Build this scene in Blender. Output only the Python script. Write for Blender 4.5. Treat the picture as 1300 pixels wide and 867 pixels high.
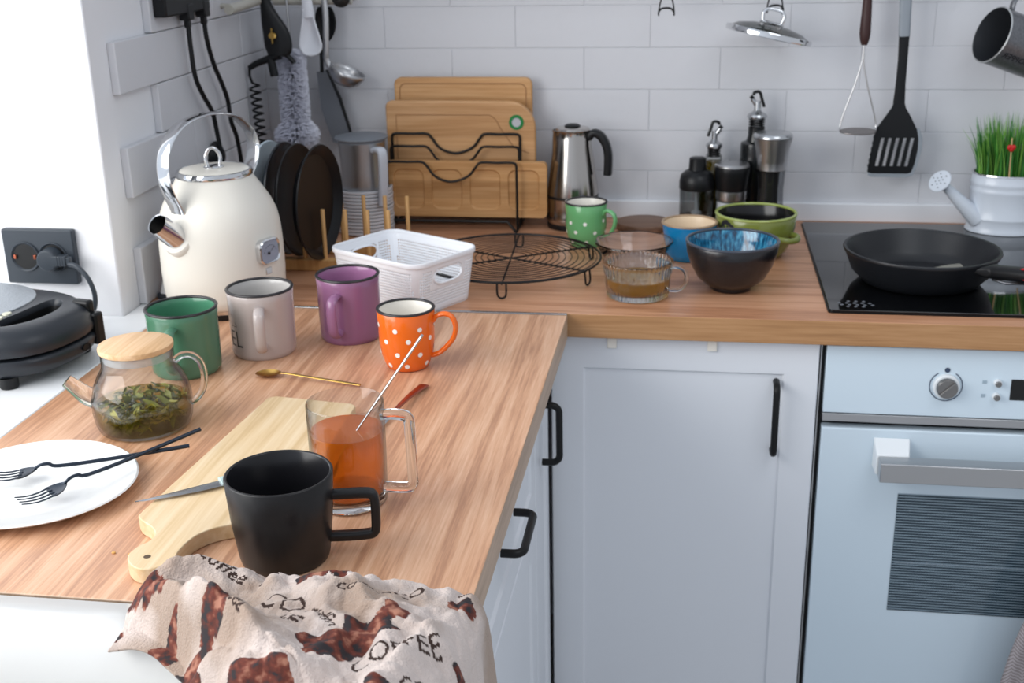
import bpy, bmesh, math, random
from mathutils import Vector, Matrix, noise
random.seed(7)
PI = math.pi
for o in list(bpy.data.objects): bpy.data.objects.remove(o)
SC = bpy.context.scene
COL = SC.collection

# ---------------------------------------------------------------- camera
CAM = Vector((0.17902, -2.27919, 1.46160)); YAW, PIT, ROL, FPX = 0.155616, 0.343519, -0.020877, 1529.584
def cam_axes():
    cy, sy = math.cos(YAW), math.sin(YAW)
    f = Vector((-sy*math.cos(PIT), cy*math.cos(PIT), -math.sin(PIT)))
    r = Vector((cy, sy, 0)); u = r.cross(f)
    return r*math.cos(ROL)+u*math.sin(ROL), -r*math.sin(ROL)+u*math.cos(ROL), f
r_, u_, f_ = cam_axes()
cd = bpy.data.cameras.new('camera'); cam = bpy.data.objects.new('camera', cd); COL.objects.link(cam)
cam.matrix_world = Matrix(((r_.x, u_.x, -f_.x, CAM.x), (r_.y, u_.y, -f_.y, CAM.y), (r_.z, u_.z, -f_.z, CAM.z), (0, 0, 0, 1)))
cd.sensor_width = 36; cd.lens = 36*FPX/1300; cd.clip_start = .05
cd.dof.use_dof = True; cd.dof.focus_distance = 1.17; cd.dof.aperture_fstop = 11
SC.camera = cam
SC.view_settings.view_transform = 'Standard'; SC.view_settings.look = 'None'
SC.view_settings.gamma = 1; SC.view_settings.use_curve_mapping = False
SC.view_settings.exposure = 0.12

# ---------------------------------------------------------------- light
W = bpy.data.worlds.new('world'); SC.world = W; W.use_nodes = True
nt = W.node_tree; nt.nodes.clear()
out = nt.nodes.new('ShaderNodeOutputWorld'); bg = nt.nodes.new('ShaderNodeBackground')
tc = nt.nodes.new('ShaderNodeTexCoord'); sx = nt.nodes.new('ShaderNodeSeparateXYZ'); rp = nt.nodes.new('ShaderNodeValToRGB')
mr = nt.nodes.new('ShaderNodeMapRange'); mr.inputs['From Min'].default_value = -1; mr.inputs['From Max'].default_value = 1
nt.links.new(tc.outputs['Generated'], sx.inputs[0]); nt.links.new(sx.outputs['X'], mr.inputs['Value'])
nt.links.new(mr.outputs[0], rp.inputs[0]); nt.links.new(rp.outputs[0], bg.inputs[0]); nt.links.new(bg.outputs[0], out.inputs[0])
rp.color_ramp.elements[0].color = (.80, .88, 1, 1); rp.color_ramp.elements[0].position = .05
rp.color_ramp.elements[1].color = (.47, .50, .55, 1); rp.color_ramp.elements[1].position = .75
bg.inputs[1].default_value = 1.05
def area(name, loc, target, sx_, sy_, power, color=(1, 1, 1)):
    ld = bpy.data.lights.new(name, 'AREA'); ld.shape = 'RECTANGLE'; ld.size = sx_; ld.size_y = sy_; ld.energy = power; ld.color = color
    o = bpy.data.objects.new(name, ld); COL.objects.link(o); o.location = loc
    o.rotation_euler = (Vector(target)-Vector(loc)).to_track_quat('-Z', 'Y').to_euler(); return o
area('window_daylight', (-1.35, -1.75, 1.62), (-.2, -1.1, .95), 1.5, 1.2, 27, (1, .985, .96))
area('upper_right_fill', (.9, -1.6, 2.4), (.6, -.6, .9), .9, .9, 6, (.92, .96, 1))  # unseen fill light, added to brighten the hob and cabinet fronts

# ---------------------------------------------------------------- materials
def lin(c):
    if isinstance(c, str): c = [int(c[i:i+2], 16)/255 for i in (0, 2, 4)]
    return tuple((x/12.92 if x <= .04045 else ((x+.055)/1.055)**2.4) for x in c)+(1,)
MC = {}
def newmat(name):
    m = bpy.data.materials.new(name); m.use_nodes = True; t = m.node_tree
    b = t.nodes['Principled BSDF']; return m, t, b
def N(t, k, **kw):
    n = t.nodes.new('ShaderNode'+k)
    for a, v in kw.items():
        if a.startswith('i_'): n.inputs[a[2:].replace('_', ' ')].default_value = v
        else: setattr(n, a, v)
    return n
def pm(name, col, rough=.5, metal=0, bump=0, bscale=200, var=0, vscale=8, coat=0, spec=.5, aniso=None, trans=0, ior=1.45, sheen=0):
    if name in MC: return MC[name]
    m, t, b = newmat(name); MC[name] = m
    b.inputs['Base Color'].default_value = lin(col); b.inputs['Roughness'].default_value = rough
    b.inputs['Metallic'].default_value = metal; b.inputs['Coat Weight'].default_value = coat
    b.inputs['Specular IOR Level'].default_value = spec; b.inputs['Transmission Weight'].default_value = trans; b.inputs['IOR'].default_value = ior
    b.inputs['Sheen Weight'].default_value = sheen
    co = N(t, 'TexCoord')
    if bump or aniso:
        n = N(t, 'TexNoise', i_Scale=bscale, i_Detail=4.0); src = co.outputs['Object']
        if aniso:
            mp = N(t, 'Mapping'); mp.inputs['Scale'].default_value = aniso; t.links.new(src, mp.inputs[0]); src = mp.outputs[0]
        t.links.new(src, n.inputs['Vector'])
        bp = N(t, 'Bump', i_Strength=bump or .1, i_Distance=.001); t.links.new(n.outputs['Fac'], bp.inputs['Height']); t.links.new(bp.outputs[0], b.inputs['Normal'])
    if var:
        n2 = N(t, 'TexNoise', i_Scale=vscale, i_Detail=5.0); t.links.new(co.outputs['Object'], n2.inputs['Vector'])
        mx = N(t, 'MixRGB', blend_type='MULTIPLY'); mx.inputs[1].default_value = lin(col); mx.inputs[0].default_value = 1
        r = N(t, 'ValToRGB'); r.color_ramp.elements[0].color = (1-var,)*3+(1,); r.color_ramp.elements[0].position = .3; r.color_ramp.elements[1].position = .7
        t.links.new(n2.outputs['Fac'], r.inputs[0]); t.links.new(r.outputs[0], mx.inputs[2]); t.links.new(mx.outputs[0], b.inputs['Base Color'])
    return m
def wood(name, c1, c2, c3, axis='y', scale=1.0, rough=.42, knots=0, plank=0, bump=.15):
    if name in MC: return MC[name]
    m, t, b = newmat(name); MC[name] = m; b.inputs['Roughness'].default_value = rough
    co = N(t, 'TexCoord'); mp = N(t, 'Mapping'); i = 'xyz'.index(axis)
    s = [26*scale]*3; s[i] = 1.6*scale; mp.inputs['Scale'].default_value = s
    t.links.new(co.outputs['Object'], mp.inputs[0])
    wn = N(t, 'TexNoise', i_Scale=1.0, i_Detail=3.0, i_Distortion=.6); t.links.new(mp.outputs[0], wn.inputs['Vector'])
    mp2 = N(t, 'Mapping'); s2 = [260*scale]*3; s2[i] = 9*scale; mp2.inputs['Scale'].default_value = s2; t.links.new(co.outputs['Object'], mp2.inputs[0])
    fn = N(t, 'TexNoise', i_Scale=1.0, i_Detail=6.0, i_Roughness=.65); t.links.new(mp2.outputs[0], fn.inputs['Vector'])
    mul = N(t, 'Math', operation='MULTIPLY'); mul.inputs[1].default_value = 3.2; t.links.new(wn.outputs['Fac'], mul.inputs[0])
    fr = N(t, 'Math', operation='PINGPONG'); fr.inputs[1].default_value = .5; t.links.new(mul.outputs[0], fr.inputs[0])
    ad = N(t, 'Math', operation='MULTIPLY_ADD'); ad.inputs[1].default_value = 1.1; t.links.new(fr.outputs[0], ad.inputs[0])
    sb = N(t, 'Math', operation='MULTIPLY_ADD'); sb.inputs[1].default_value = 1.5; sb.inputs[2].default_value = -.55; t.links.new(fn.outputs['Fac'], sb.inputs[0]); t.links.new(sb.outputs[0], ad.inputs[2])
    r = N(t, 'ValToRGB'); cr_ = r.color_ramp; cr_.elements[0].color = lin(c1); cr_.elements[0].position = .15
    cr_.elements[1].color = lin(c3); cr_.elements[1].position = .95; e = cr_.elements.new(.5); e.color = lin(c2)
    t.links.new(ad.outputs[0], r.inputs[0]); last = r.outputs[0]
    if knots:
        vo = N(t, 'TexVoronoi', i_Scale=knots, i_Randomness=1.0); mk = N(t, 'Mapping'); ks = [1.0]*3; ks[i] = .45; mk.inputs['Scale'].default_value = ks
        t.links.new(co.outputs['Object'], mk.inputs[0]); t.links.new(mk.outputs[0], vo.inputs['Vector'])
        kr = N(t, 'ValToRGB'); kr.color_ramp.elements[0].color = (1, 1, 1, 1); kr.color_ramp.elements[0].position = .012; kr.color_ramp.elements[1].color = (0, 0, 0, 1); kr.color_ramp.elements[1].position = .05
        t.links.new(vo.outputs['Distance'], kr.inputs[0]); mx = N(t, 'MixRGB'); mx.inputs[2].default_value = lin('8a5a44')
        mm = N(t, 'Math', operation='MULTIPLY'); mm.inputs[1].default_value = .6; t.links.new(kr.outputs[0], mm.inputs[0])
        t.links.new(mm.outputs[0], mx.inputs[0]); t.links.new(last, mx.inputs[1]); last = mx.outputs[0]
    if plank:
        sp = N(t, 'SeparateXYZ'); t.links.new(co.outputs['Object'], sp.inputs[0])
        q = N(t, 'Math', operation='DIVIDE'); q.inputs[1].default_value = plank; t.links.new(sp.outputs['Z' if axis != 'z' else 'X'], q.inputs[0])
        fl = N(t, 'Math', operation='FLOOR'); t.links.new(q.outputs[0], fl.inputs[0])
        wh = N(t, 'TexWhiteNoise', noise_dimensions='1D'); t.links.new(fl.outputs[0], wh.inputs['W'])
        mr_ = N(t, 'MapRange'); mr_.inputs['To Min'].default_value = .80; mr_.inputs['To Max'].default_value = 1.06; t.links.new(wh.outputs['Value'], mr_.inputs['Value'])
        mx = N(t, 'MixRGB', blend_type='MULTIPLY'); mx.inputs[0].default_value = 1; t.links.new(last, mx.inputs[1]); t.links.new(mr_.outputs[0], mx.inputs[2]); last = mx.outputs[0]
    t.links.new(last, b.inputs['Base Color'])
    bp = N(t, 'Bump', i_Strength=bump, i_Distance=.0006); t.links.new(fn.outputs['Fac'], bp.inputs['Height']); t.links.new(bp.outputs[0], b.inputs['Normal'])
    return m
def thinglass(name, tint=(.95, .96, .96), refl=1.0, rough=.02, ior=1.45, bumpy=0, milky=0):
    if name in MC: return MC[name]
    m, t, b = newmat(name); MC[name] = m; t.nodes.remove(b)
    o = t.nodes['Material Output']; tr = N(t, 'BsdfTransparent'); tr.inputs[0].default_value = tuple(tint)+(1,)
    gl = N(t, 'BsdfGlossy', i_Roughness=rough); lw = N(t, 'LayerWeight'); lw.inputs['Blend'].default_value = .5; pw = N(t, 'Math', operation='POWER'); pw.inputs[1].default_value = 3.6; fz = N(t, 'Math', operation='MULTIPLY_ADD'); f0 = ((ior-1)/(ior+1))**2; fz.inputs[1].default_value = .75; fz.inputs[2].default_value = f0; t.links.new(lw.outputs['Facing'], pw.inputs[0]); t.links.new(pw.outputs[0], fz.inputs[0]); mx = N(t, 'MixShader')
    if bumpy:
        co = N(t, 'TexCoord'); n = N(t, 'TexNoise', i_Scale=bumpy, i_Detail=2.0); t.links.new(co.outputs['Object'], n.inputs['Vector'])
        bp = N(t, 'Bump', i_Strength=.6, i_Distance=.002); t.links.new(n.outputs['Fac'], bp.inputs['Height'])
        t.links.new(bp.outputs[0], gl.inputs['Normal']); t.links.new(bp.outputs[0], lw.inputs['Normal'])
    t.links.new(fz.outputs[0], mx.inputs[0]); t.links.new(tr.outputs[0], mx.inputs[1]); t.links.new(gl.outputs[0], mx.inputs[2])
    ed = N(t, 'Math', operation='POWER'); ed.inputs[1].default_value = 3.0; t.links.new(lw.outputs['Facing'], ed.inputs[0])
    em = N(t, 'MixRGB'); em.inputs[1].default_value = tuple(tint)+(1,); em.inputs[2].default_value = tuple(c_*.38 for c_ in tint)+(1,); t.links.new(ed.outputs[0], em.inputs[0]); t.links.new(em.outputs[0], tr.inputs[0])
    last = mx.outputs[0]
    if milky:
        df = N(t, 'BsdfDiffuse'); df.inputs[0].default_value = (.8, .82, .84, 1); m2 = N(t, 'MixShader'); m2.inputs[0].default_value = milky
        t.links.new(last, m2.inputs[1]); t.links.new(df.outputs[0], m2.inputs[2]); last = m2.outputs[0]
    t.links.new(last, o.inputs[0]); return m
def liquid(name, tint, body, mix=.5, ior=1.33):
    if name in MC: return MC[name]
    m, t, b = newmat(name); MC[name] = m; t.nodes.remove(b)
    o = t.nodes['Material Output']; tr = N(t, 'BsdfTransparent'); tr.inputs[0].default_value = lin(tint)
    tl = N(t, 'BsdfTranslucent'); tl.inputs[0].default_value = lin(body); df = N(t, 'BsdfDiffuse'); df.inputs[0].default_value = lin(body)
    a = N(t, 'MixShader'); a.inputs[0].default_value = .5; t.links.new(tl.outputs[0], a.inputs[1]); t.links.new(df.outputs[0], a.inputs[2])
    c = N(t, 'MixShader'); c.inputs[0].default_value = mix; t.links.new(tr.outputs[0], c.inputs[1]); t.links.new(a.outputs[0], c.inputs[2])
    gl = N(t, 'BsdfGlossy', i_Roughness=.03); lw = N(t, 'LayerWeight'); lw.inputs['Blend'].default_value = .5; pw = N(t, 'Math', operation='POWER'); pw.inputs[1].default_value = 4; t.links.new(lw.outputs['Facing'], pw.inputs[0]); fz = N(t, 'Math', operation='MULTIPLY_ADD'); fz.inputs[1].default_value = .6; fz.inputs[2].default_value = .02; t.links.new(pw.outputs[0], fz.inputs[0]); d = N(t, 'MixShader')
    t.links.new(fz.outputs[0], d.inputs[0]); t.links.new(c.outputs[0], d.inputs[1]); t.links.new(gl.outputs[0], d.inputs[2]); t.links.new(d.outputs[0], o.inputs[0])
    return m

M_counter = wood('oak_counter', 'b48465', 'cf9e7b', 'e1b797', 'y', 1.3, .33, knots=1.9)
M_counterx = wood('oak_counter_back', 'aa7655', 'c58f6c', 'd5a381', 'x', 1.1, .36, knots=1.6)
M_edge = wood('oak_edge', '9a6f47', 'a97c51', 'b78b60', 'x', 1.2, .45)
M_edgey = wood('oak_edge_side', 'a58a72', 'b39880', 'c2a78e', 'y', 1.2, .45)
M_bamboo = wood('bamboo', 'b07f4c', 'c0905c', 'cda06e', 'x', .9, .45, plank=.034)
M_bambooB = wood('bamboo_pale', 'b58453', 'c39463', 'd0a375', 'x', .9, .45, plank=.02)
M_beech = wood('beech_board', 'cfb083', 'dcc096', 'e6cfac', 'y', .8, .45, bump=.1)
M_dowel = wood('dowel_wood', 'c08f55', 'cf9f63', 'd9ab72', 'z', 1.5, .5)
M_lidwood = wood('lid_wood', 'c99f72', 'd8b186', 'e2c09a', 'y', 1.0, .5)
M_darkwood = wood('dark_wood', '5e4230', '745542', '866650', 'x', 1.0, .5)
M_wall = pm('wall_paint', 'd1d2d6', .45, bump=.9, bscale=48)
M_wall2 = pm('wall_plaster', 'e6e7ea', .6, bump=.08, bscale=120)
M_white = pm('white_lacquer', 'dee1e6', .38, bump=.03, bscale=400)
M_sill = pm('sill_white', 'eef0f2', .25)
M_ceramic = pm('ceramic_white', 'e6e6e4', .18, coat=.3)
M_sinkc = pm('sink_white', 'dededc', .2, coat=.3)
M_ovenw = pm('oven_white_glass', 'd2e1eb', .12, coat=.5)
M_steel = pm('brushed_steel', 'bcbcbd', .32, 1, bump=.06, bscale=300, aniso=(1, 1, 12))
M_chrome = pm('chrome', 'd9dadc', .09, 1)
M_sil = pm('satin_silver', 'b9bbbd', .25, 1)
M_blk = pm('black_plastic', '131416', .36, spec=.35)
M_blkmat = pm('black_metal_matte', '0f0f10', .42, spec=.35)
M_blkglass = pm('black_glass', '08090b', .045, coat=.3)
M_blkcer = pm('black_ceramic', '181718', .34, spec=.4)
M_blkpan = pm('nonstick_black', '17191d', .38, bump=.2, bscale=500)
M_graph = pm('graphite_plastic', '333a42', .42, bump=.15, bscale=900)
M_gap = pm('gap_dark', '0c0c0d', .6)
M_glass = thinglass('clear_glass')
M_glassrim = pm('thick_glass', 'f7fbfb', .02, trans=1, ior=1.48)
M_smoke = thinglass('smoked_glass', (.45, .45, .45))
M_gold = pm('gold_metal', 'c9a45c', .22, 1)
M_copper = pm('copper_metal', 'a8604a', .3, 1)
M_floor = pm('floor_grey', 'c0bfbd', .5)

# ---------------------------------------------------------------- mesh builder
def cr(pts, k=6, closed=False):
    P = [Vector(p) for p in pts]; n = len(P); o = []
    for i in range(n if closed else n-1):
        a = P[(i-1) % n] if closed or i else P[0]*2-P[1]; b = P[i]; c = P[(i+1) % n]
        d = P[(i+2) % n] if closed or i+2 < n else P[-1]*2-P[-2]
        for j in range(k):
            s = j/k; o.append(.5*((2*b)+(c-a)*s+(2*a-5*b+4*c-d)*s*s+(3*b-a-3*c+d)*s**3))
    if not closed: o.append(P[-1])
    return o
def pol(r, deg, z=0): a = math.radians(deg); return Vector((r*math.cos(a), r*math.sin(a), z))
class MB:
    def __init__(s): s.v = []; s.f = []; s.m = []; s.M = Matrix.Identity(4); s.mi = 0
    def add(s, vs, fs, mi=None):
        o = len(s.v); s.v += [s.M @ Vector(v) for v in vs]
        for f in fs: s.f.append([i+o for i in f]); s.m.append(s.mi if mi is None else mi)
        return s
    def box(s, a, b, mi=None):
        (x0, y0, z0), (x1, y1, z1) = a, b
        return s.add([(x0, y0, z0), (x1, y0, z0), (x1, y1, z0), (x0, y1, z0), (x0, y0, z1), (x1, y0, z1), (x1, y1, z1), (x0, y1, z1)],
                     [(0, 3, 2, 1), (4, 5, 6, 7), (0, 1, 5, 4), (1, 2, 6, 5), (2, 3, 7, 6), (3, 0, 4, 7)], mi)
    def lathe(s, prof, seg=48, mis=None, mod=None, a0=0, a1=360, c=(0, 0, 0)):
        full = abs(a1-a0) >= 360; n = seg if full else seg+1; vs = []; rows = []
        for (r, z) in prof:
            if r < 1e-6: rows.append([len(vs)]); vs.append((c[0], c[1], c[2]+z))
            else:
                row = []
                for k in range(n):
                    a = math.radians(a0+(a1-a0)*k/seg); rr = r*(mod(a, z) if mod else 1)
                    row.append(len(vs)); vs.append((c[0]+rr*math.cos(a), c[1]+rr*math.sin(a), c[2]+z))
                rows.append(row)
        o = len(s.v); s.v += [s.M @ Vector(v) for v in vs]
        for i in range(len(rows)-1):
            A, B = rows[i], rows[i+1]; mi = s.mi if mis is None else mis[i]
            if len(A) == 1 and len(B) == 1: continue
            for k in range(seg):
                k2 = (k+1) % n
                if len(A) == 1: f = [A[0], B[k2], B[k]]
                elif len(B) == 1: f = [A[k], A[k2], B[0]]
                else: f = [A[k], A[k2], B[k2], B[k]]
                s.f.append([j+o for j in f]); s.m.append(mi)
        return s
    def sweep(s, pts, sec, nrm=None, closed=False, cap=True, mi=None):
        P = [Vector(p) for p in pts]; n = len(P); L = 0; vs = []; prev = None
        for i in range(n):
            t = (P[(i+1) % n]-P[i-1]) if closed or 0 < i < n-1 else (P[1]-P[0] if i == 0 else P[-1]-P[-2])
            t = t.normalized() if t.length > 1e-9 else Vector((0, 0, 1))
            if nrm is not None: b = Vector(nrm); b = (b-t*b.dot(t)).normalized()
            else:
                if prev is None: prev = Vector((0, 0, 1)) if abs(t.z) < .9 else Vector((1, 0, 0))
                b = prev-t*prev.dot(t); b = b.normalized(); prev = b
            c = t.cross(b); sc = sec(i/(n-1)) if callable(sec) else sec; L = len(sc)
            for (p, q) in sc: vs.append(P[i]+b*p+c*q)
        fs = []
        for i in range(n if closed else n-1):
            for k in range(L): a = i*L; e = ((i+1) % n)*L; fs.append((a+k, a+(k+1) % L, e+(k+1) % L, e+k))
        if cap and not closed: fs += [tuple(range(L))[::-1], tuple((n-1)*L+k for k in range(L))]
        return s.add(vs, fs, mi)
    def tube(s, pts, r, seg=10, nrm=None, closed=False, mi=None):
        if callable(r): return s.sweep(pts, lambda u: circ(r(u), r(u), seg), nrm, closed, mi=mi)
        return s.sweep(pts, circ(r, r, seg), nrm, closed, mi=mi)
    def prism(s, poly, z0, z1, mi=None, side_mi=None):
        n = len(poly); vs = [(p[0], p[1], z0) for p in poly]+[(p[0], p[1], z1) for p in poly]
        s.add(vs, [tuple(range(n))[::-1], tuple(range(n, 2*n))]+[(i, (i+1) % n, n+(i+1) % n, n+i) for i in range(n)], mi)
        if side_mi is not None:
            for k in range(n): s.m[-1-k] = side_mi
        return s
    def sphere(s, c, r, seg=16, rings=8, sc=(1, 1, 1), mi=None):
        vs = []; fs = []; c = Vector(c)
        for i in range(rings+1):
            for k in range(seg):
                a = PI*i/rings; b = 2*PI*k/seg; vs.append((c.x+r*sc[0]*math.sin(a)*math.cos(b), c.y+r*sc[1]*math.sin(a)*math.sin(b), c.z+r*sc[2]*math.cos(a)))
        for i in range(rings):
            for k in range(seg): fs.append((i*seg+k, (i+1)*seg+k, (i+1)*seg+(k+1) % seg, i*seg+(k+1) % seg))
        return s.add(vs, fs, mi)
    def grid(s, nu, nv, fn, mi=None, closed_u=False):
        vs = [fn(i/(nu if closed_u else nu-1), j/(nv-1)) for j in range(nv) for i in range(nu)]
        return s.add(vs, [(j*nu+i, j*nu+(i+1) % nu, (j+1)*nu+(i+1) % nu, (j+1)*nu+i) for j in range(nv-1) for i in range(nu if closed_u else nu-1)], mi)
    def build(s, name, mats, parent=None, loc=(0, 0, 0), bevel=0, bseg=2, flat=False, sub=0, solid=0, ang=38, weld=True):
        me = bpy.data.meshes.new(name); me.from_pydata([tuple(v) for v in s.v], [], s.f)
        for m in (mats if isinstance(mats, (list, tuple)) else [mats]): me.materials.append(m)
        for p, mi in zip(me.polygons, s.m): p.material_index = mi
        b = bmesh.new(); b.from_mesh(me)
        if weld: bmesh.ops.remove_doubles(b, verts=b.verts, dist=1e-6)
        bmesh.ops.recalc_face_normals(b, faces=b.faces)
        for f in b.faces: f.smooth = not flat
        if not flat:
            for e in b.edges:
                if len(e.link_faces) == 2 and e.calc_face_angle(0) > math.radians(ang): e.smooth = False
        b.to_mesh(me); b.free()
        o = bpy.data.objects.new(name, me); COL.objects.link(o)
        if parent is not None: o.parent = parent
        o.location = loc
        if solid: md = o.modifiers.new('s', 'SOLIDIFY'); md.thickness = solid; md.offset = 0
        if bevel: md = o.modifiers.new('b', 'BEVEL'); md.width = bevel; md.segments = bseg; md.limit_method = 'ANGLE'; md.angle_limit = math.radians(40); md.harden_normals = False
        if sub: md = o.modifiers.new('u', 'SUBSURF'); md.levels = sub; md.render_levels = sub
        return o
def circ(a, b, n=12): return [(a*math.cos(2*PI*k/n), b*math.sin(2*PI*k/n)) for k in range(n)]
def rrect(w, h, r, k=5):
    o = []
    for cx, cy, a in ((w/2-r, h/2-r, 0), (-w/2+r, h/2-r, 90), (-w/2+r, -h/2+r, 180), (w/2-r, -h/2+r, 270)):
        for i in range(k+1): t = math.radians(a+90*i/k); o.append((cx+r*math.cos(t), cy+r*math.sin(t)))
    return o
def thing(name, label, cat, loc=(0, 0, 0), rz=0, group=None):
    o = bpy.data.objects.new(name, None); COL.objects.link(o); o.location = loc; o.rotation_euler = (0, 0, math.radians(rz)); o.empty_display_size = .02
    return tag(o, label, cat, group)
def tag(o, label, cat, group=None, kind=None):
    if label: o['label'] = label
    if cat: o['category'] = cat
    if group: o['group'] = group
    if kind: o['kind'] = kind
    return o
def struct(o): o['kind'] = 'structure'; return o
def az(c, deg=0):   # azimuth from a point of the counter towards the room, turned by deg
    return math.degrees(math.atan2(CAM.y-c[1], CAM.x-c[0]))+deg
def text(mb, s, size, mapper, mi=None, align='CENTER', ext=0, bold=0, shear=0):
    cu = bpy.data.curves.new('t', 'FONT'); cu.body = s; cu.size = size; cu.align_x = align; cu.align_y = 'CENTER'; cu.resolution_u = 2; cu.offset = bold; cu.shear = shear
    o = bpy.data.objects.new('t', cu); COL.objects.link(o); bpy.context.view_layer.update()
    me = bpy.data.meshes.new_from_object(o.evaluated_get(bpy.context.evaluated_depsgraph_get()))
    mb.add([mapper(v.co.x, v.co.y) for v in me.vertices], [tuple(p.vertices) for p in me.polygons], mi)
    bpy.data.objects.remove(o); bpy.data.curves.remove(cu); bpy.data.meshes.remove(me)
def interp(prof, z):
    for (r0, z0), (r1, z1) in zip(prof, prof[1:]):
        if z0 <= z <= z1 and z1 > z0: return r0+(r1-r0)*(z-z0)/(z1-z0)
    return prof[-1][0]
def H(x, y, z=0): return (x, y, .9+z)

# ================================================================= SETTING
WX = -.6626; JY = -.67
b = MB(); b.box((-2.2, -3.2, -.05), (2.4, .1, 0)); struct(b.build('floor', M_floor))
# back wall: plaster bed with moulded brick tiles
b = MB(); b.box((WX-.1, .0015, .0), (1.6, .10, 2.3))
zt = [.9, .9905]+[.9905+.0762*k for k in range(1, 18)]
for j in range(len(zt)-1):
    off = -.160 if j % 2 == 0 else -.032
    x = off-.25*3
    while x < 1.6:
        a0, a1 = max(x+.00025, WX), min(x+.24975, 1.6)
        if a1 > a0+.01:
            d = random.uniform(-.0003, .0003); b.box((a0, 0+d, zt[j]+.00025), (a1, .005, zt[j+1]-.00025))
        x += .25
struct(b.build('wall_back', M_wall, bevel=.0010, flat=True))
# left wall: reveal facing the room, niche side with toothed tiles
b = MB(); b.box((-1.35, JY, .0), (WX, .10, 2.3)); 
struct(b.build('wall_left', M_wall2, bevel=.003))
b = MB()
for j in range(len(zt)-1):
    y0 = -.615 if j % 2 == 0 else -.488
    y = y0
    while y < -.001:
        y1 = min(y+.25, -.0008); b.box((WX, y+.0006, zt[j]+.0006), (WX+.0125+random.uniform(-.0005, .0005), y1-.0006, zt[j+1]-.0006)); y += .25
struct(b.build('wall_left_tiles', M_wall, bevel=.0018, flat=True))
b = MB(); b.box((WX+.012, -.012, .9), (1.6, 0, .935)); struct(b.build('baseboard_back', pm('skirt_white', 'e6e8ec', .35), bevel=.002))
# window sill
b = MB(); b.prism([(-1.35, -2.6), (-.6045, -2.6), (-.6045, -.607), (WX+.001, -.607), (WX+.001, JY-.0005), (-1.35, JY-.0005)], .868, .9)
struct(b.build('trim_1', M_sill, bevel=.002))

# ================================================================= WORKTOPS
b = MB(); b.box((WX+.0005, -.6, .863), (1.35, -.001, .9)); b.m = [0, 0, 1, 1, 0, 1]
tag(b.build('worktop', [M_counterx, M_edge], bevel=.0012), 'long oak worktop along the tiled back wall, under the cups and the hob', 'worktop')
b = MB(); b.prism([(-.604, -.608), (0, -.608), (0, -2.2), (-.07, -2.2), (-.07, -1.425), (-.604, -1.425)], .863, .9, 0, 1)
tag(b.build('worktop', [M_counter, M_edgey], bevel=.0012), 'oak worktop of the left wing, in the foreground under the teapot and black mug', 'worktop')
b = MB(); b.box((-.6, -.6075, .88), (-.001, -.6005, .9012))
tag(b.build('joint_strip', M_sil, bevel=.0006), 'thin silver metal strip joining the two oak worktops', 'strip')

# ================================================================= CABINETS
def bow_handle(parent, p0, p1, outv, out=.026, r=.0052, name='handle'):
    p0, p1, o_ = Vector(p0), Vector(p1), Vector(outv); d = (p1-p0).normalized(); k = .012; pts = [p0, p0+o_*(out-k)]
    for i in range(1, 6): a = PI/2*i/6; pts.append(p0+o_*(out-k+k*math.sin(a))+d*(k-k*math.cos(a)))
    for i in range(0, 6): a = PI/2*i/6; pts.append(p1+o_*(out-k+k*math.cos(a))-d*(k-k*math.sin(a)))
    pts += [p1+o_*(out-k), p1]
    m = MB(); m.tube(pts, r, 12, nrm=d.cross(o_)); m.build(name, M_blkmat, parent)
def shaker(parent, name, fn, w, h, fw=.05, rec=.004, th=.018):
    """door front in local (u,v) with depth d outwards; fn maps to the cabinet's frame"""
    m = MB()
    def ring(a0, b0, d0, a1, b1, d1):
        A = [(-w/2+a0, -h/2+b0), (w/2-a0, -h/2+b0), (w/2-a0, h/2-b0), (-w/2+a0, h/2-b0)]; B = [(-w/2+a1, -h/2+b1), (w/2-a1, -h/2+b1), (w/2-a1, h/2-b1), (-w/2+a1, h/2-b1)]
        vs = [fn(x, y, d0) for x, y in A]+[fn(x, y, d1) for x, y in B]
        m.add(vs, [(i, (i+1) % 4, 4+(i+1) % 4, 4+i) for i in range(4)])
    ring(0, 0, 0, 0, 0, th-.0015); ring(0, 0, th-.0015, .0015, .0015, th); ring(.0015, .0015, th, fw, fw, th); ring(fw, fw, th, fw+.003, fw+.003, th-rec)
    m.add([fn(x, y, th-rec) for x, y in [(-w/2+fw+.003, -h/2+fw+.003), (w/2-fw-.003, -h/2+fw+.003), (w/2-fw-.003, h/2-fw-.003), (-w/2+fw+.003, h/2-fw-.003)]], [(0, 1, 2, 3)])
    m.add([fn(x, y, 0) for x, y in [(-w/2, -h/2), (w/2, -h/2), (w/2, h/2), (-w/2, h/2)]], [(3, 2, 1, 0)])
    return m.build(name, M_white, parent, ang=20)
# corner cabinet facing the room
cb = thing('base_cabinet', 'white shaker base cabinet with one door and a black handle, left of the oven', 'cabinet', (.17, -.3, 0))
cb_l = Vector((.17, -.3, 0))
b = MB(); b.box((-.028-.17, -.262, .1), (.364-.17, .28, .862)); b.box((-.028-.17, -.2, 0), (.364-.17, .28, .1)); b.build('body', M_white, cb, bevel=.001)
dr = shaker(cb, 'door', lambda u, v, d: Vector((.1695+u, -.5625-d, .480+v))-cb_l, .396, .756, .049)
bow_handle(dr, Vector((.3075, -.580, .797))-cb_l, Vector((.3075, -.580, .687))-cb_l, (0, -1, 0))
for x in (.064, .212):
    m = MB(); m.box((x-.007-.17, -.5845+.3, .842), (x+.007-.17, -.5805+.3, .862)); m.build('bumper', pm('bumper', 'e9e4da', .5), cb, bevel=.001)
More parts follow.
